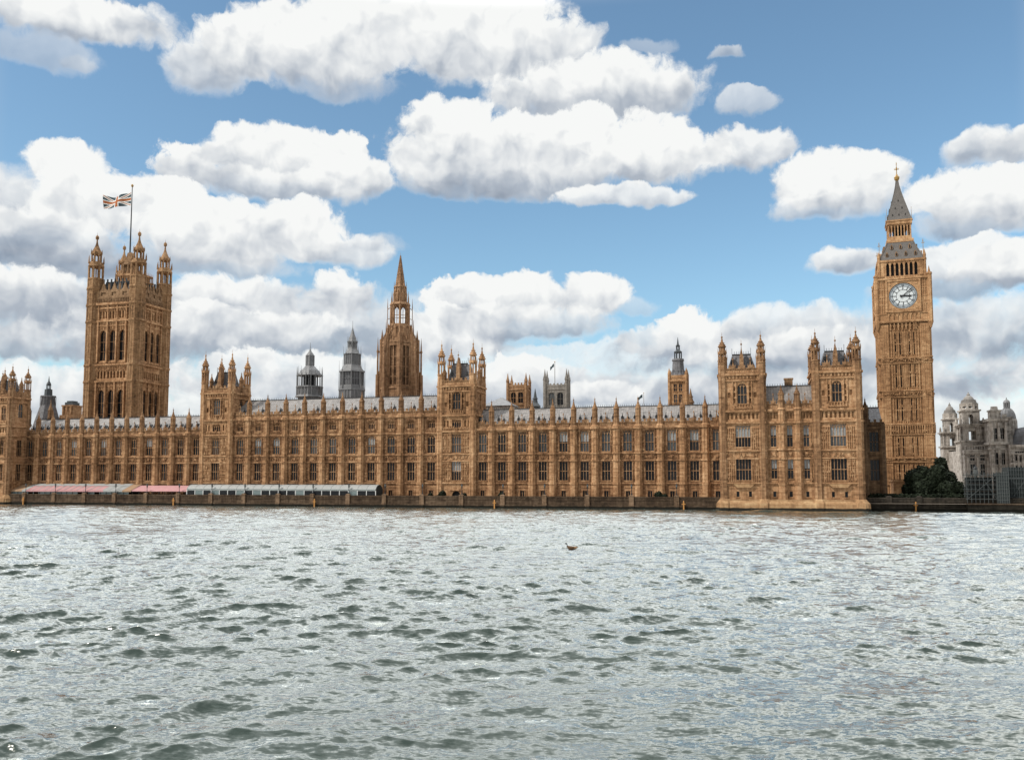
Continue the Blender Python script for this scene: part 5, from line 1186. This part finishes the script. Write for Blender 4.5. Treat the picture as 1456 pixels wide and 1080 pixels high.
# river surface: wind chop as real waves
def river():
    rng = np.random.default_rng(5)
    ys = [9.0]
    while ys[-1] < 300: ys.append(ys[-1]+max(.09, .0042*ys[-1]))
    ys = np.array(ys); nx = 760
    s_ = np.linspace(-1, 1, nx)
    Yg = np.repeat(ys[:, None], nx, 1); Xg = s_[None, :]*(ys[:, None]*.80+14)
    sp = np.gradient(ys)[:, None]
    Z = np.zeros_like(Yg); DX = np.zeros_like(Yg); DY = np.zeros_like(Yg)
    def vnoise(x, y, seed):
        r2 = np.random.default_rng(seed); T = r2.random((64, 64)); xi = np.floor(x).astype(int); yi = np.floor(y).astype(int); fx = x-xi; fy = y-yi
        fx = fx*fx*(3-2*fx); fy = fy*fy*(3-2*fy); g = lambda a, b: T[a % 64, b % 64]
        return (g(xi, yi)*(1-fx)+g(xi+1, yi)*fx)*(1-fy)+(g(xi, yi+1)*(1-fx)+g(xi+1, yi+1)*fx)*fy
    bands = [(7.5, 11, .07, 10, 14), (3.6, 6.5, .070, 16, 18), (1.7, 3.3, .052, 24, 26), (.8, 1.6, .026, 28, 34), (.40, .8, .009, 24, 46)]
    for bi, (l0, l1, amp, n, spread) in enumerate(bands):
        z = np.zeros_like(Z); dx = np.zeros_like(Z); dy = np.zeros_like(Z)
        for k in range(n):
            lam = l0*(l1/l0)**rng.random(); th = R(96+rng.normal()*spread); kx, ky = math.cos(th)*2*math.pi/lam, math.sin(th)*2*math.pi/lam
            a = amp*math.sqrt(2/n)*(.6+.8*rng.random())*1.0
            ph = kx*Xg+ky*Yg+rng.random()*6.28
            vis = np.clip((lam/(sp*2.0))-1, 0, 1)
            z += a*vis*np.sin(ph); dx += a*vis*math.cos(th)*np.cos(ph); dy += a*vis*math.sin(th)*np.cos(ph)
        sc_ = 1/(l1*3.2); mod = .30+1.15*vnoise(Xg*sc_*.8+100, Yg*sc_*1.5+100, 20+bi)+.55*(vnoise(Xg*sc_*.31+30, Yg*sc_*.4+60, 40+bi)-.5)
        Z += z*mod; DX += dx*mod; DY += dy*mod
    ch = 1.45
    vs = np.stack([Xg+ch*DX, Yg+ch*DY, Z], -1).reshape(-1, 3)
    ny = len(ys); idx = np.arange(ny*nx).reshape(ny, nx)
    q = np.stack([idx[:-1, :-1], idx[:-1, 1:], idx[1:, 1:], idx[1:, :-1]], -1).reshape(-1, 4)
    me = bpy.data.meshes.new('river'); me.vertices.add(len(vs)); me.vertices.foreach_set('co', vs.astype(np.float32).ravel())
    me.loops.add(q.size); me.loops.foreach_set('vertex_index', q.ravel().astype(np.int32)); me.polygons.add(len(q))
    me.polygons.foreach_set('loop_start', np.arange(0, q.size, 4, dtype=np.int32)); me.polygons.foreach_set('use_smooth', np.ones(len(q), bool)); me.update(); me.validate()
    m, nt, b = new_mat('river_water'); N = NT(nt); g = N.n('ShaderNodeNewGeometry'); P = g.outputs['Position']
    c = N.mix(N.noise(P, .05, 3), (.030, .045, .040, 1), (.044, .061, .054, 1)); N.put(b.inputs['Base Color'], c)
    r1 = N.v('SUBTRACT', N.noise(N.v('MULTIPLY', P, (.55, 1.25, 1)), 1.1, 5, .68, 1), (.5, .5, .5))     # slopes of the fine ripples
    r2 = N.v('SUBTRACT', N.noise(N.v('MULTIPLY', P, (.6, 1.3, 1)), 6.0, 3, .6, 1), (.5, .5, .5))
    sl = N.v('ADD', (0, -.15, 0), N.v('ADD', N.v('MULTIPLY', r1, (.75, 1.35, 0)), N.v('MULTIPLY', r2, (.60, 1.15, 0))))
    nrm = N.v('NORMALIZE', N.v('ADD', g.outputs['Normal'], sl))
    fr = N.n('ShaderNodeFresnel'); fr.inputs[0].default_value = 1.33; N.put(fr.inputs[1], nrm)
    fac = N.m('MAXIMUM', .03, N.m('MINIMUM', N.m('MULTIPLY_ADD', fr.outputs[0], 3.05, -.08), .95))
    df = N.n('ShaderNodeBsdfDiffuse'); N.put(df.inputs[0], c); N.put(df.inputs['Normal'], nrm)
    gl = N.n('ShaderNodeBsdfGlossy'); gl.inputs[0].default_value = (.94, .95, .915, 1); gl.inputs['Roughness'].default_value = .16; N.put(gl.inputs['Normal'], nrm)
    mx = N.n('ShaderNodeMixShader'); N.put(mx.inputs[0], fac); nt.links.new(df.outputs[0], mx.inputs[1]); nt.links.new(gl.outputs[0], mx.inputs[2])
    nt.links.new(mx.outputs[0], nt.nodes['Material Output'].inputs[0])
    me.materials.append(m); MAT['water'] = m
    o = bpy.data.objects.new('river', me); COL.objects.link(o); o['kind'] = 'structure'
    struct('river_far_water', bed(), 'water')
river()

# ------------------------------------------------------------------ terrace: awnings, lamps, shrubs
def TU(px, v): return LU(px, v, 695)
t = thing('marquee', 'long pink and white striped terrace marquee at the far left with brown ends', 'marquee', (TU(100, -3), -3, 1.7))
ua, ub = TU(17, -4.2), TU(190, -4.2); zf, zb = 4.05, 5.75; vf, vb_ = -5.2, -.9
segs = [(0, .11, 'tan'), (.11, .145, 'canvas'), (.145, .78, 'pink'), (.78, .93, 'canvas'), (.93, 1, 'tan')]
for a, b, mt in segs:
    m_ = MB(); x0, x1 = ua+(ub-ua)*a, ua+(ub-ua)*b; n = max(1, int((x1-x0)/2.2))
    for i in range(n):
        p0, p1 = x0+(x1-x0)*i/n, x0+(x1-x0)*(i+1)/n
        m_.poly([(p0, vf, zf), (p1, vf, zf), (p1, vb_, zb), (p0, vb_, zb), ((p0+p1)/2, vf, zf-.04), ((p0+p1)/2, vb_, zb-.1)], [(0, 4, 5, 3), (4, 1, 2, 5)]); m_.box(p0, p1, vf-.04, vf, zf-.45, zf)
    o = m_.build('canopy', MAT[mt], t)
m_ = MB(); x0, x1 = ua+(ub-ua)*.145, ua+(ub-ua)*.93; n = 15
for i in range(n+1):
    x = x0+(x1-x0)*i/n; m_.poly([(x-.16, vf-.02, zf+.03), (x+.16, vf-.02, zf+.03), (x+.16, vb_, zb+.03), (x-.16, vb_, zb+.03)], [(0, 1, 2, 3)])
m_.poly([(x0, -2.3, 5.24), (x1, -2.3, 5.24), (x1, vb_, zb+.06), (x0, vb_, zb+.06)], [(0, 1, 2, 3)])
m_.build('white_stripes', MAT['canvas'], t)
m_ = MB()
for i in range(22): x = ua+(ub-ua)*(i+.5)/22; m_.box(x-.06, x+.06, vf+.05, vf+.17, 1.7, zf)
m_.build('post', MAT['teal'], t)
m_ = MB()
for i in range(21):
    if i in (3, 4, 12, 13, 15): continue
    x = ua+(ub-ua)*(i+.5)/22; m_.box(x+.1, x+(ub-ua)/22-.1, vf+.3, vf+.34, 1.7, 3.9)
m_.build('side_panel', MAT['teal'], t)
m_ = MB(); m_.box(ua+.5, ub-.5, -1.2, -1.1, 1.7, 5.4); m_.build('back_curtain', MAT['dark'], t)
t = thing('awning', 'plain flat pink terrace awning between the striped and the grey marquees', 'awning', (TU(232, -3), -3, 1.7))
ua2, ub2 = TU(186, -4.2), TU(271, -4.2); m_ = MB(); n = 6
for i in range(n):
    p0, p1 = ua2+(ub2-ua2)*i/n, ua2+(ub2-ua2)*(i+1)/n; m_.poly([(p0, -5, 4.0), (p1, -5, 4.0), (p1, -1.4, 5.35), (p0, -1.4, 5.35), (p0, -5.05, 3.75), (p1, -5.05, 3.75)], [(0, 1, 2, 3), (4, 5, 1, 0)])
m_.build('canopy', MAT['pink'], t); m_ = MB()
for i in range(9): x = ua2+(ub2-ua2)*(i+.5)/9; m_.box(x-.05, x+.05, -4.9, -4.8, 1.7, 3.95); m_.box(x-.05, x+.05, -1.5, -1.4, 1.7, 5.2)
m_.build('post', MAT['iron'], t)
t = thing('marquee', 'grey-white barrel roofed marquee with glazed sides on the terrace left of centre', 'marquee', (TU(404, -3), -3, 1.7))
ua, ub = TU(270, -4), TU(537, -4); n = 22; prof = [(-5.3, 4.4), (-4.9, 4.95), (-4.2, 5.4), (-3.2, 5.65), (-2.2, 5.5), (-1.4, 5.0), (-.9, 4.4)]
m_ = MB()
for i in range(n):
    p0, p1 = ua+(ub-ua)*i/n, ua+(ub-ua)*(i+1)/n
    for (a, za), (b, zb_) in zip(prof, prof[1:]): m_.face([(p0, a, za), (p1, a, za), (p1, b, zb_), (p0, b, zb_)])
    for (a, za), (b, zb_) in zip(prof, prof[1:]): m_.bar((p0, a, za+.02), (p0, b, zb_+.02), .07, 4)
m_.build('canopy', MAT['canvas'], t)
m_ = MB(); m_.box(ua, ub, -5.42, -5.25, 4.28, 4.46); m_.build('gutter', MAT['teal'], t)
m_ = MB()
for i in range(n+1): x = ua+(ub-ua)*i/n; m_.box(x-.08, x+.08, -5.32, -5.18, 1.7, 4.28)
m_.box(ua, ub, -5.3, -5.2, 4.1, 4.28); m_.build('frame', MAT['white'], t)
m_ = MB(); rr = random.Random(8); g2 = MB()
for i in range(n):
    p0, p1 = ua+(ub-ua)*i/n, ua+(ub-ua)*(i+1)/n; (m_ if rr.random() < .62 else g2).box(p0+.09, p1-.09, -5.24, -5.21, 1.7, 4.12)
m_.build('window', MAT['glass'], t); g2.build('side_panel', MAT['teal'], t)
m_ = MB(); m_.extx(prof+[(-.9, 1.7), (-5.3, 1.7)], ub, ub+.06); m_.build('end_gable', MAT['net'], t)

# lamps
def lamp_meshes():
    p = MB(); p.fr(0, 0, 0, .35, .22, .18, 8); p.fr(0, 0, .35, 1.7, .085, .06, 8); p.fr(0, 0, 1.62, 1.78, .16, .2, 8); p.bar((-.3, 0, 1.5), (.3, 0, 1.5), .03, 5)
    g = MB(); g.lathe(0, 0, [(1.78, .13), (2.05, .24), (2.3, .22), (2.4, .1)], 10)
    c = MB(); c.lathe(0, 0, [(2.38, .24), (2.5, .14), (2.58, .05), (2.8, .02)], 8)
    return p.mesh('post', MAT['iron']), g.mesh('lamp_globe', MAT['lampglass']), c.mesh('cap', MAT['iron'])
lp_, lg_, lc_ = lamp_meshes()
WHERE = ['by the brown left end of the striped marquee', 'in front of the pink stripe, second lamp from the left', 'before the middle of the striped marquee', 'before the whitish right part of the striped marquee', 'in front of the plain pink awning, nearer its left end', 'in front of the plain pink awning, nearer its right end',
 'before the left end of the grey-white marquee', 'second along the grey-white marquee', 'third along the grey-white marquee, before its middle', 'fourth along the grey-white marquee', 'before the right end of the grey-white marquee', 'just right of the grey-white marquee', 'left of the middle tower, against bare stone',
 'beside the dark arched doorway', 'first along the right hand range', 'second along the right hand range', 'third along the right hand range, before its middle', 'fourth along the right hand range', 'last on the wall before the end pavilion']
for u, wh in zip(LU_, WHERE):
    o = thing('street_lamp', 'black terrace lamp '+wh, 'street lamp', (u, -5.6, 3.3), 'lamps along the terrace wall')
    for nm, me in (('post', lp_), ('lamp_globe', lg_), ('cap', lc_)): link(nm, me, o, (u, -5.6, 3.3))
o = thing('street_lamp', 'tall dark street lamp rising behind the scaffold, before the pale building', 'street lamp', (LU(1384, 12), 12, 1.7)); o.scale = (2.4, 2.4, 3.2)
for nm, me in (('post', lp_), ('lamp_globe', lg_), ('cap', lc_)): link(nm, me, o, (LU(1384, 12), 12, 1.7))

def leaves(mb, blobs, n, size, rg, surf=.62):
    tot = sum(b[3]*b[4]*b[5] for b in blobs)
    for (x, y, z, a, b, c) in blobs:
        for _ in range(int(n*a*b*c/tot)):
            d = Vector((rg.gauss(0, 1), rg.gauss(0, 1), rg.gauss(0, 1))).normalized(); r_ = surf+(1-surf)*rg.random() if rg.random() < .75 else rg.random()**.5
            p = Vector((x+d.x*a*r_, y+d.y*b*r_, z+d.z*c*r_)); nn = (d+Vector((rg.gauss(0, .6), rg.gauss(0, .6), rg.gauss(0, .6)))).normalized(); t1 = nn.orthogonal().normalized(); t2 = nn.cross(t1); s_ = size*(.5+rg.random()); ang = rg.random()*6.28
            e1 = t1*math.cos(ang)+t2*math.sin(ang); e2 = nn.cross(e1)
            mb.face([p-e1*s_, p-e2*s_*.55, p+e1*s_, p+e2*s_*.55])
rg = random.Random(12)
def tree(label, u, v, h, blobs, n, size=.34):
    t = thing('tree', label, 'tree', (u, v, 1.7), 'dark trees by the clock tower'); m_ = MB()
    m_.fr(u, v, 1.7, 1.7+h*.3, .38, .28, 8); top = Vector((u, v, 1.7+h*.28))
    for b in blobs: m_.bar(top, (b[0], b[1], b[2]), .12, 5)
    m_.build('trunk', MAT['bark'], t); m_ = MB(); leaves(m_, blobs, n, size, rg); m_.build('crown', MAT['leaf'], t)
def blobs_at(lst, v):
    r_ = []
    for px, py, rx, ry in lst:
        u, z = L(px, py, v); k = LU(px+1, v)-LU(px, v); r_.append((u, v+rg.uniform(-1.5, 1.5), z, rx*k, rx*k*.9, ry*k))
    return r_
tree('broad dark tree in front of the clock tower base', LU(1306, 6), 6, 9, blobs_at([(1300, 680, 15, 15), (1296, 696, 13, 14), (1312, 676, 14, 16), (1310, 694, 16, 15), (1322, 686, 12, 16)], 6), 9000)
tree('dark tree right of the broad one, reaching toward the scaffold', LU(1345, 4), 4, 9, blobs_at([(1334, 676, 15, 17), (1349, 682, 14, 15), (1345, 696, 16, 14), (1360, 696, 11, 14), (1328, 696, 12, 14)], 4), 9000)
tree('small dark tree peeping above the others beside the clock tower edge', LU(1338, 22), 22, 11, blobs_at([(1338, 658, 9, 9), (1334, 668, 10, 10), (1343, 668, 8, 9)], 22), 3500)
m_ = MB(); leaves(m_, [(LU(x, 1, 700), 1+rg.uniform(-.5, .5), 2.6, 1.6, 1.1, 1.3) for x in range(1244, 1372, 9)], 6000, .28, rg)
o = m_.build('hedge', MAT['leaf']); o.data.transform(__import__('mathutils').Matrix.Identity(4)); o.location = W(0, 0, 0); o.rotation_euler = (0, 0, ANG); tag(o, 'low dark hedge along the top of the sooty embankment wall', 'hedge')
pot = MB(); pot.lathe(0, 0, [(0, .3), (.5, .42), (.55, .46), (.6, .46)], 10); potm = pot.mesh('pot', MAT['dull'])
sh = MB(); leaves(sh, [(0, 0, 1.15, .75, .75, .75), (.2, .1, 1.5, .4, .4, .4)], 700, .16, rg); shm = sh.mesh('foliage', MAT['leaf'])
SHR = [(612, -3.5, 'leftmost of a group left of the arched doorway'), (622, -4.6, 'smallest left of the arched doorway'), (629, -3.8, 'nearest the arched doorway on its left'), (660, -4.2, 'just right of the arched doorway'), (713, -4.5, 'by the first lamp right of the doorway'), (936, -4, 'left one of a pair near the right end of the terrace'), (945, -4.4, 'right one of a pair near the right end of the terrace')]
for k, (px, v, wh) in enumerate(SHR):
    u = TU(px, v); o = thing('potted_shrub', 'dark potted shrub, '+wh, 'shrub', (u, v, 1.7), 'potted shrubs on the terrace'); o.scale = (1+.15*(k % 3),)*3
    if k == 1: o.scale = (.75,)*3
    link('pot', potm, o, (u, v, 1.7)); link('foliage', shm, o, (u, v, 1.7))

# mooring posts on the river wall
mp = MB(); mp.cb(0, 0, .13, .13, -1.5, 1.9); mp.box(-.42, .42, -.16, -.02, 1.25, 1.42); mp.fr(0, 0, 1.9, 2.1, .2, .05, 4); mpm = mp.mesh('mooring_post', MAT['orange'])
for px, wh in ((33, 'farthest left, below the striped marquee'), (246.5, 'below the plain pink awning'), (447, 'below the grey-white marquee'), (703, 'right of the arched doorway'), (972, 'left of the end pavilion')):
    u = LU(px, -6.6, 714); o = bpy.data.objects.new('mooring_post', mpm); COL.objects.link(o); o.location = W(u, -6.6, 0); o.rotation_euler = (0, 0, ANG)
    tag(o, 'ochre timber mooring post, '+wh, 'post', 'mooring posts on the river wall')
u = LU(1302, -3.6, 714); o = bpy.data.objects.new('mooring_post', mpm); COL.objects.link(o); o.location = W(u, -3.6, 0); o.rotation_euler = (0, 0, ANG); tag(o, 'ochre timber mooring post against the sooty wall below the trees', 'post', 'mooring posts on the river wall')

# ------------------------------------------------------------------ scaffold and hoarding at the right
VS = -3.6
t = thing('scaffold', 'grey tube scaffold with netting on the pier at the right edge', 'scaffolding', (LU(1398, VS), VS, 1))
ua, ub, uc_ = LU(1371, VS), LU(1413, VS), LU(1430, VS); z0, z1 = 2.7, LZ(1390, 675, VS)
m_ = MB(); nb = 7
for i in range(nb+1):
    x = ua+(ub-ua)*i/nb
    for y in (VS, VS+2.2): m_.bar((x, y, 1.5), (x, y, z1+.6), .055, 5)
for k in range(6):
    z = z0+(z1-z0)*k/5
    for y in (VS, VS+2.2): m_.bar((ua-.3, y, z), (ub+.3, y, z), .06, 5)
m_.bar((ua, VS-.08, z0), (ub, VS-.08, z1), .05, 5); m_.bar((ub, VS-.08, z0), (ub-3, VS-.08, z1), .05, 5)
m_.build('tubes', MAT['steel'], t); m_ = MB()
for k in range(4): z = z0+(z1-z0)*k/3; m_.box(ua, ub, VS+.1, VS+2.1, z-.06, z)
m_.build('planks', MAT['bark'], t)
m_ = MB(); m_.box(ua+.2, ub-.2, VS+2.3, VS+2.4, 1.5, z1-.5); m_.build('netting', MAT['net'], t)
m_ = MB(); m_.box(ub+.1, uc_, VS-.2, VS+2.5, 1.5, LZ(1420, 672, VS)); 
m_.build('stair_tower', MAT['net'], t); m_ = MB()
for i in range(6): x = ub+.1+(uc_-ub-.1)*i/5; m_.bar((x, VS-.25, 1.5), (x, VS-.25, LZ(1420, 670, VS)), .05, 5)
for k in range(9): z = 1.8+k*.75; m_.bar((ub, VS-.25, z), (uc_, VS-.25, z), .045, 5)
m_.build('stair_rails', MAT['rails'], t)
t = thing('hoarding', 'dark boarded enclosure at the right edge beyond the scaffold', 'hoarding', (LU(1445, -2), -2, 1.7))
ua, ub = LU(1430, -1.5), LU(1470, -1.5); m_ = MB(); m_.box(ua, ub, -1.5, 3, 1.5, LZ(1445, 664, -1.5))
for i in range(14): x = ua+(ub-ua)*i/13; m_.box(x-.06, x+.06, -1.58, -1.5, 1.5, LZ(1445, 664, -1.5))
m_.build('boards', MAT['net'], t); m_ = MB()
for i in range(12): x = ua+(ub-ua)*i/11; m_.bar((x, -1.75, 1.5), (x, -1.75, LZ(1445, 662, -1.5)), .05, 5)
for k in range(8): z = 2.2+k*.95; m_.bar((ua, -1.72, z), (ub, -1.72, z), .045, 5)
m_.bar((ua, -1.8, 2.2), (ua+4, -1.8, 8), .05, 5)
m_.build('lattice', MAT['steel'], t); m_ = MB(); m_.box(ua-.1, ub, -1.7, -1.55, LZ(1445, 680, -1.5), LZ(1445, 680, -1.5)+.2); m_.build('rail', MAT['steel'], t)
t = thing('pier', 'low stone landing pier under the scaffold at the right edge', 'pier', (LU(1412, -5), -5, -1))
m_ = MB(); ua, ub = LU(1371, -4.6), LU(1475, -4.6); m_.box(ua, ub, -4.6, -3.05, -2, 1.5); m_.build('masonry', MAT['quay_d'], t); m_ = MB(); m_.box(ua-.1, ub, -4.75, -3.04, 1.5, 1.85); m_.build('coping', MAT['quay'], t)

# ------------------------------------------------------------------ duck on the water
d = ray(813, 781.5); tt = -HC/d.z; dp_ = Vector((d.x*tt, d.y*tt, 0))
rings = [(.52, .13, .015, .01, 2), (.46, .15, .06, .03, 2), (.34, .12, .14, .09, 2), (.18, .09, .19, .13, 0), (0, .09, .21, .15, 0), (-.18, .10, .20, .15, 0), (-.30, .15, .14, .13, 0), (-.36, .24, .085, .09, 1), (-.38, .34, .065, .07, 1), (-.40, .42, .075, .075, 1), (-.46, .44, .065, .06, 1), (-.52, .42, .03, .025, 3), (-.60, .40, .02, .012, 3)]
m_ = MB(); n = 10
vs = []
for i, (x, z, a, b, mt) in enumerate(rings):
    for k in range(n): th = 2*math.pi*k/n; vs.append((x+(.3 if 7 <= i <= 9 else 0)*b*math.sin(th), a*math.cos(th), z+b*math.sin(th)*(1 if not 7 <= i <= 9 else .55)))
m_.poly(vs, [])
for i in range(len(rings)-1):
    for k in range(n): a = i*n+k; b = i*n+(k+1) % n; m_.f.append((a, b, b+n, a+n)); m_.mi.append(rings[i+1][4] if i > 6 else rings[i][4])
m_.f += [tuple(range(n))[::-1], tuple(range((len(rings)-1)*n, len(rings)*n))]; m_.mi += [2, 3]
me = m_.mesh('duck', [MAT['duckbody'], MAT['iron'], MAT['dull'], MAT['dark']], smooth=True)
o = bpy.data.objects.new('duck', me); COL.objects.link(o); o.location = (dp_.x, dp_.y, .07); o.scale = (1.2, 1.2, 1.25); tag(o, 'lone duck with dark head and tawny body swimming left on the river', 'duck')
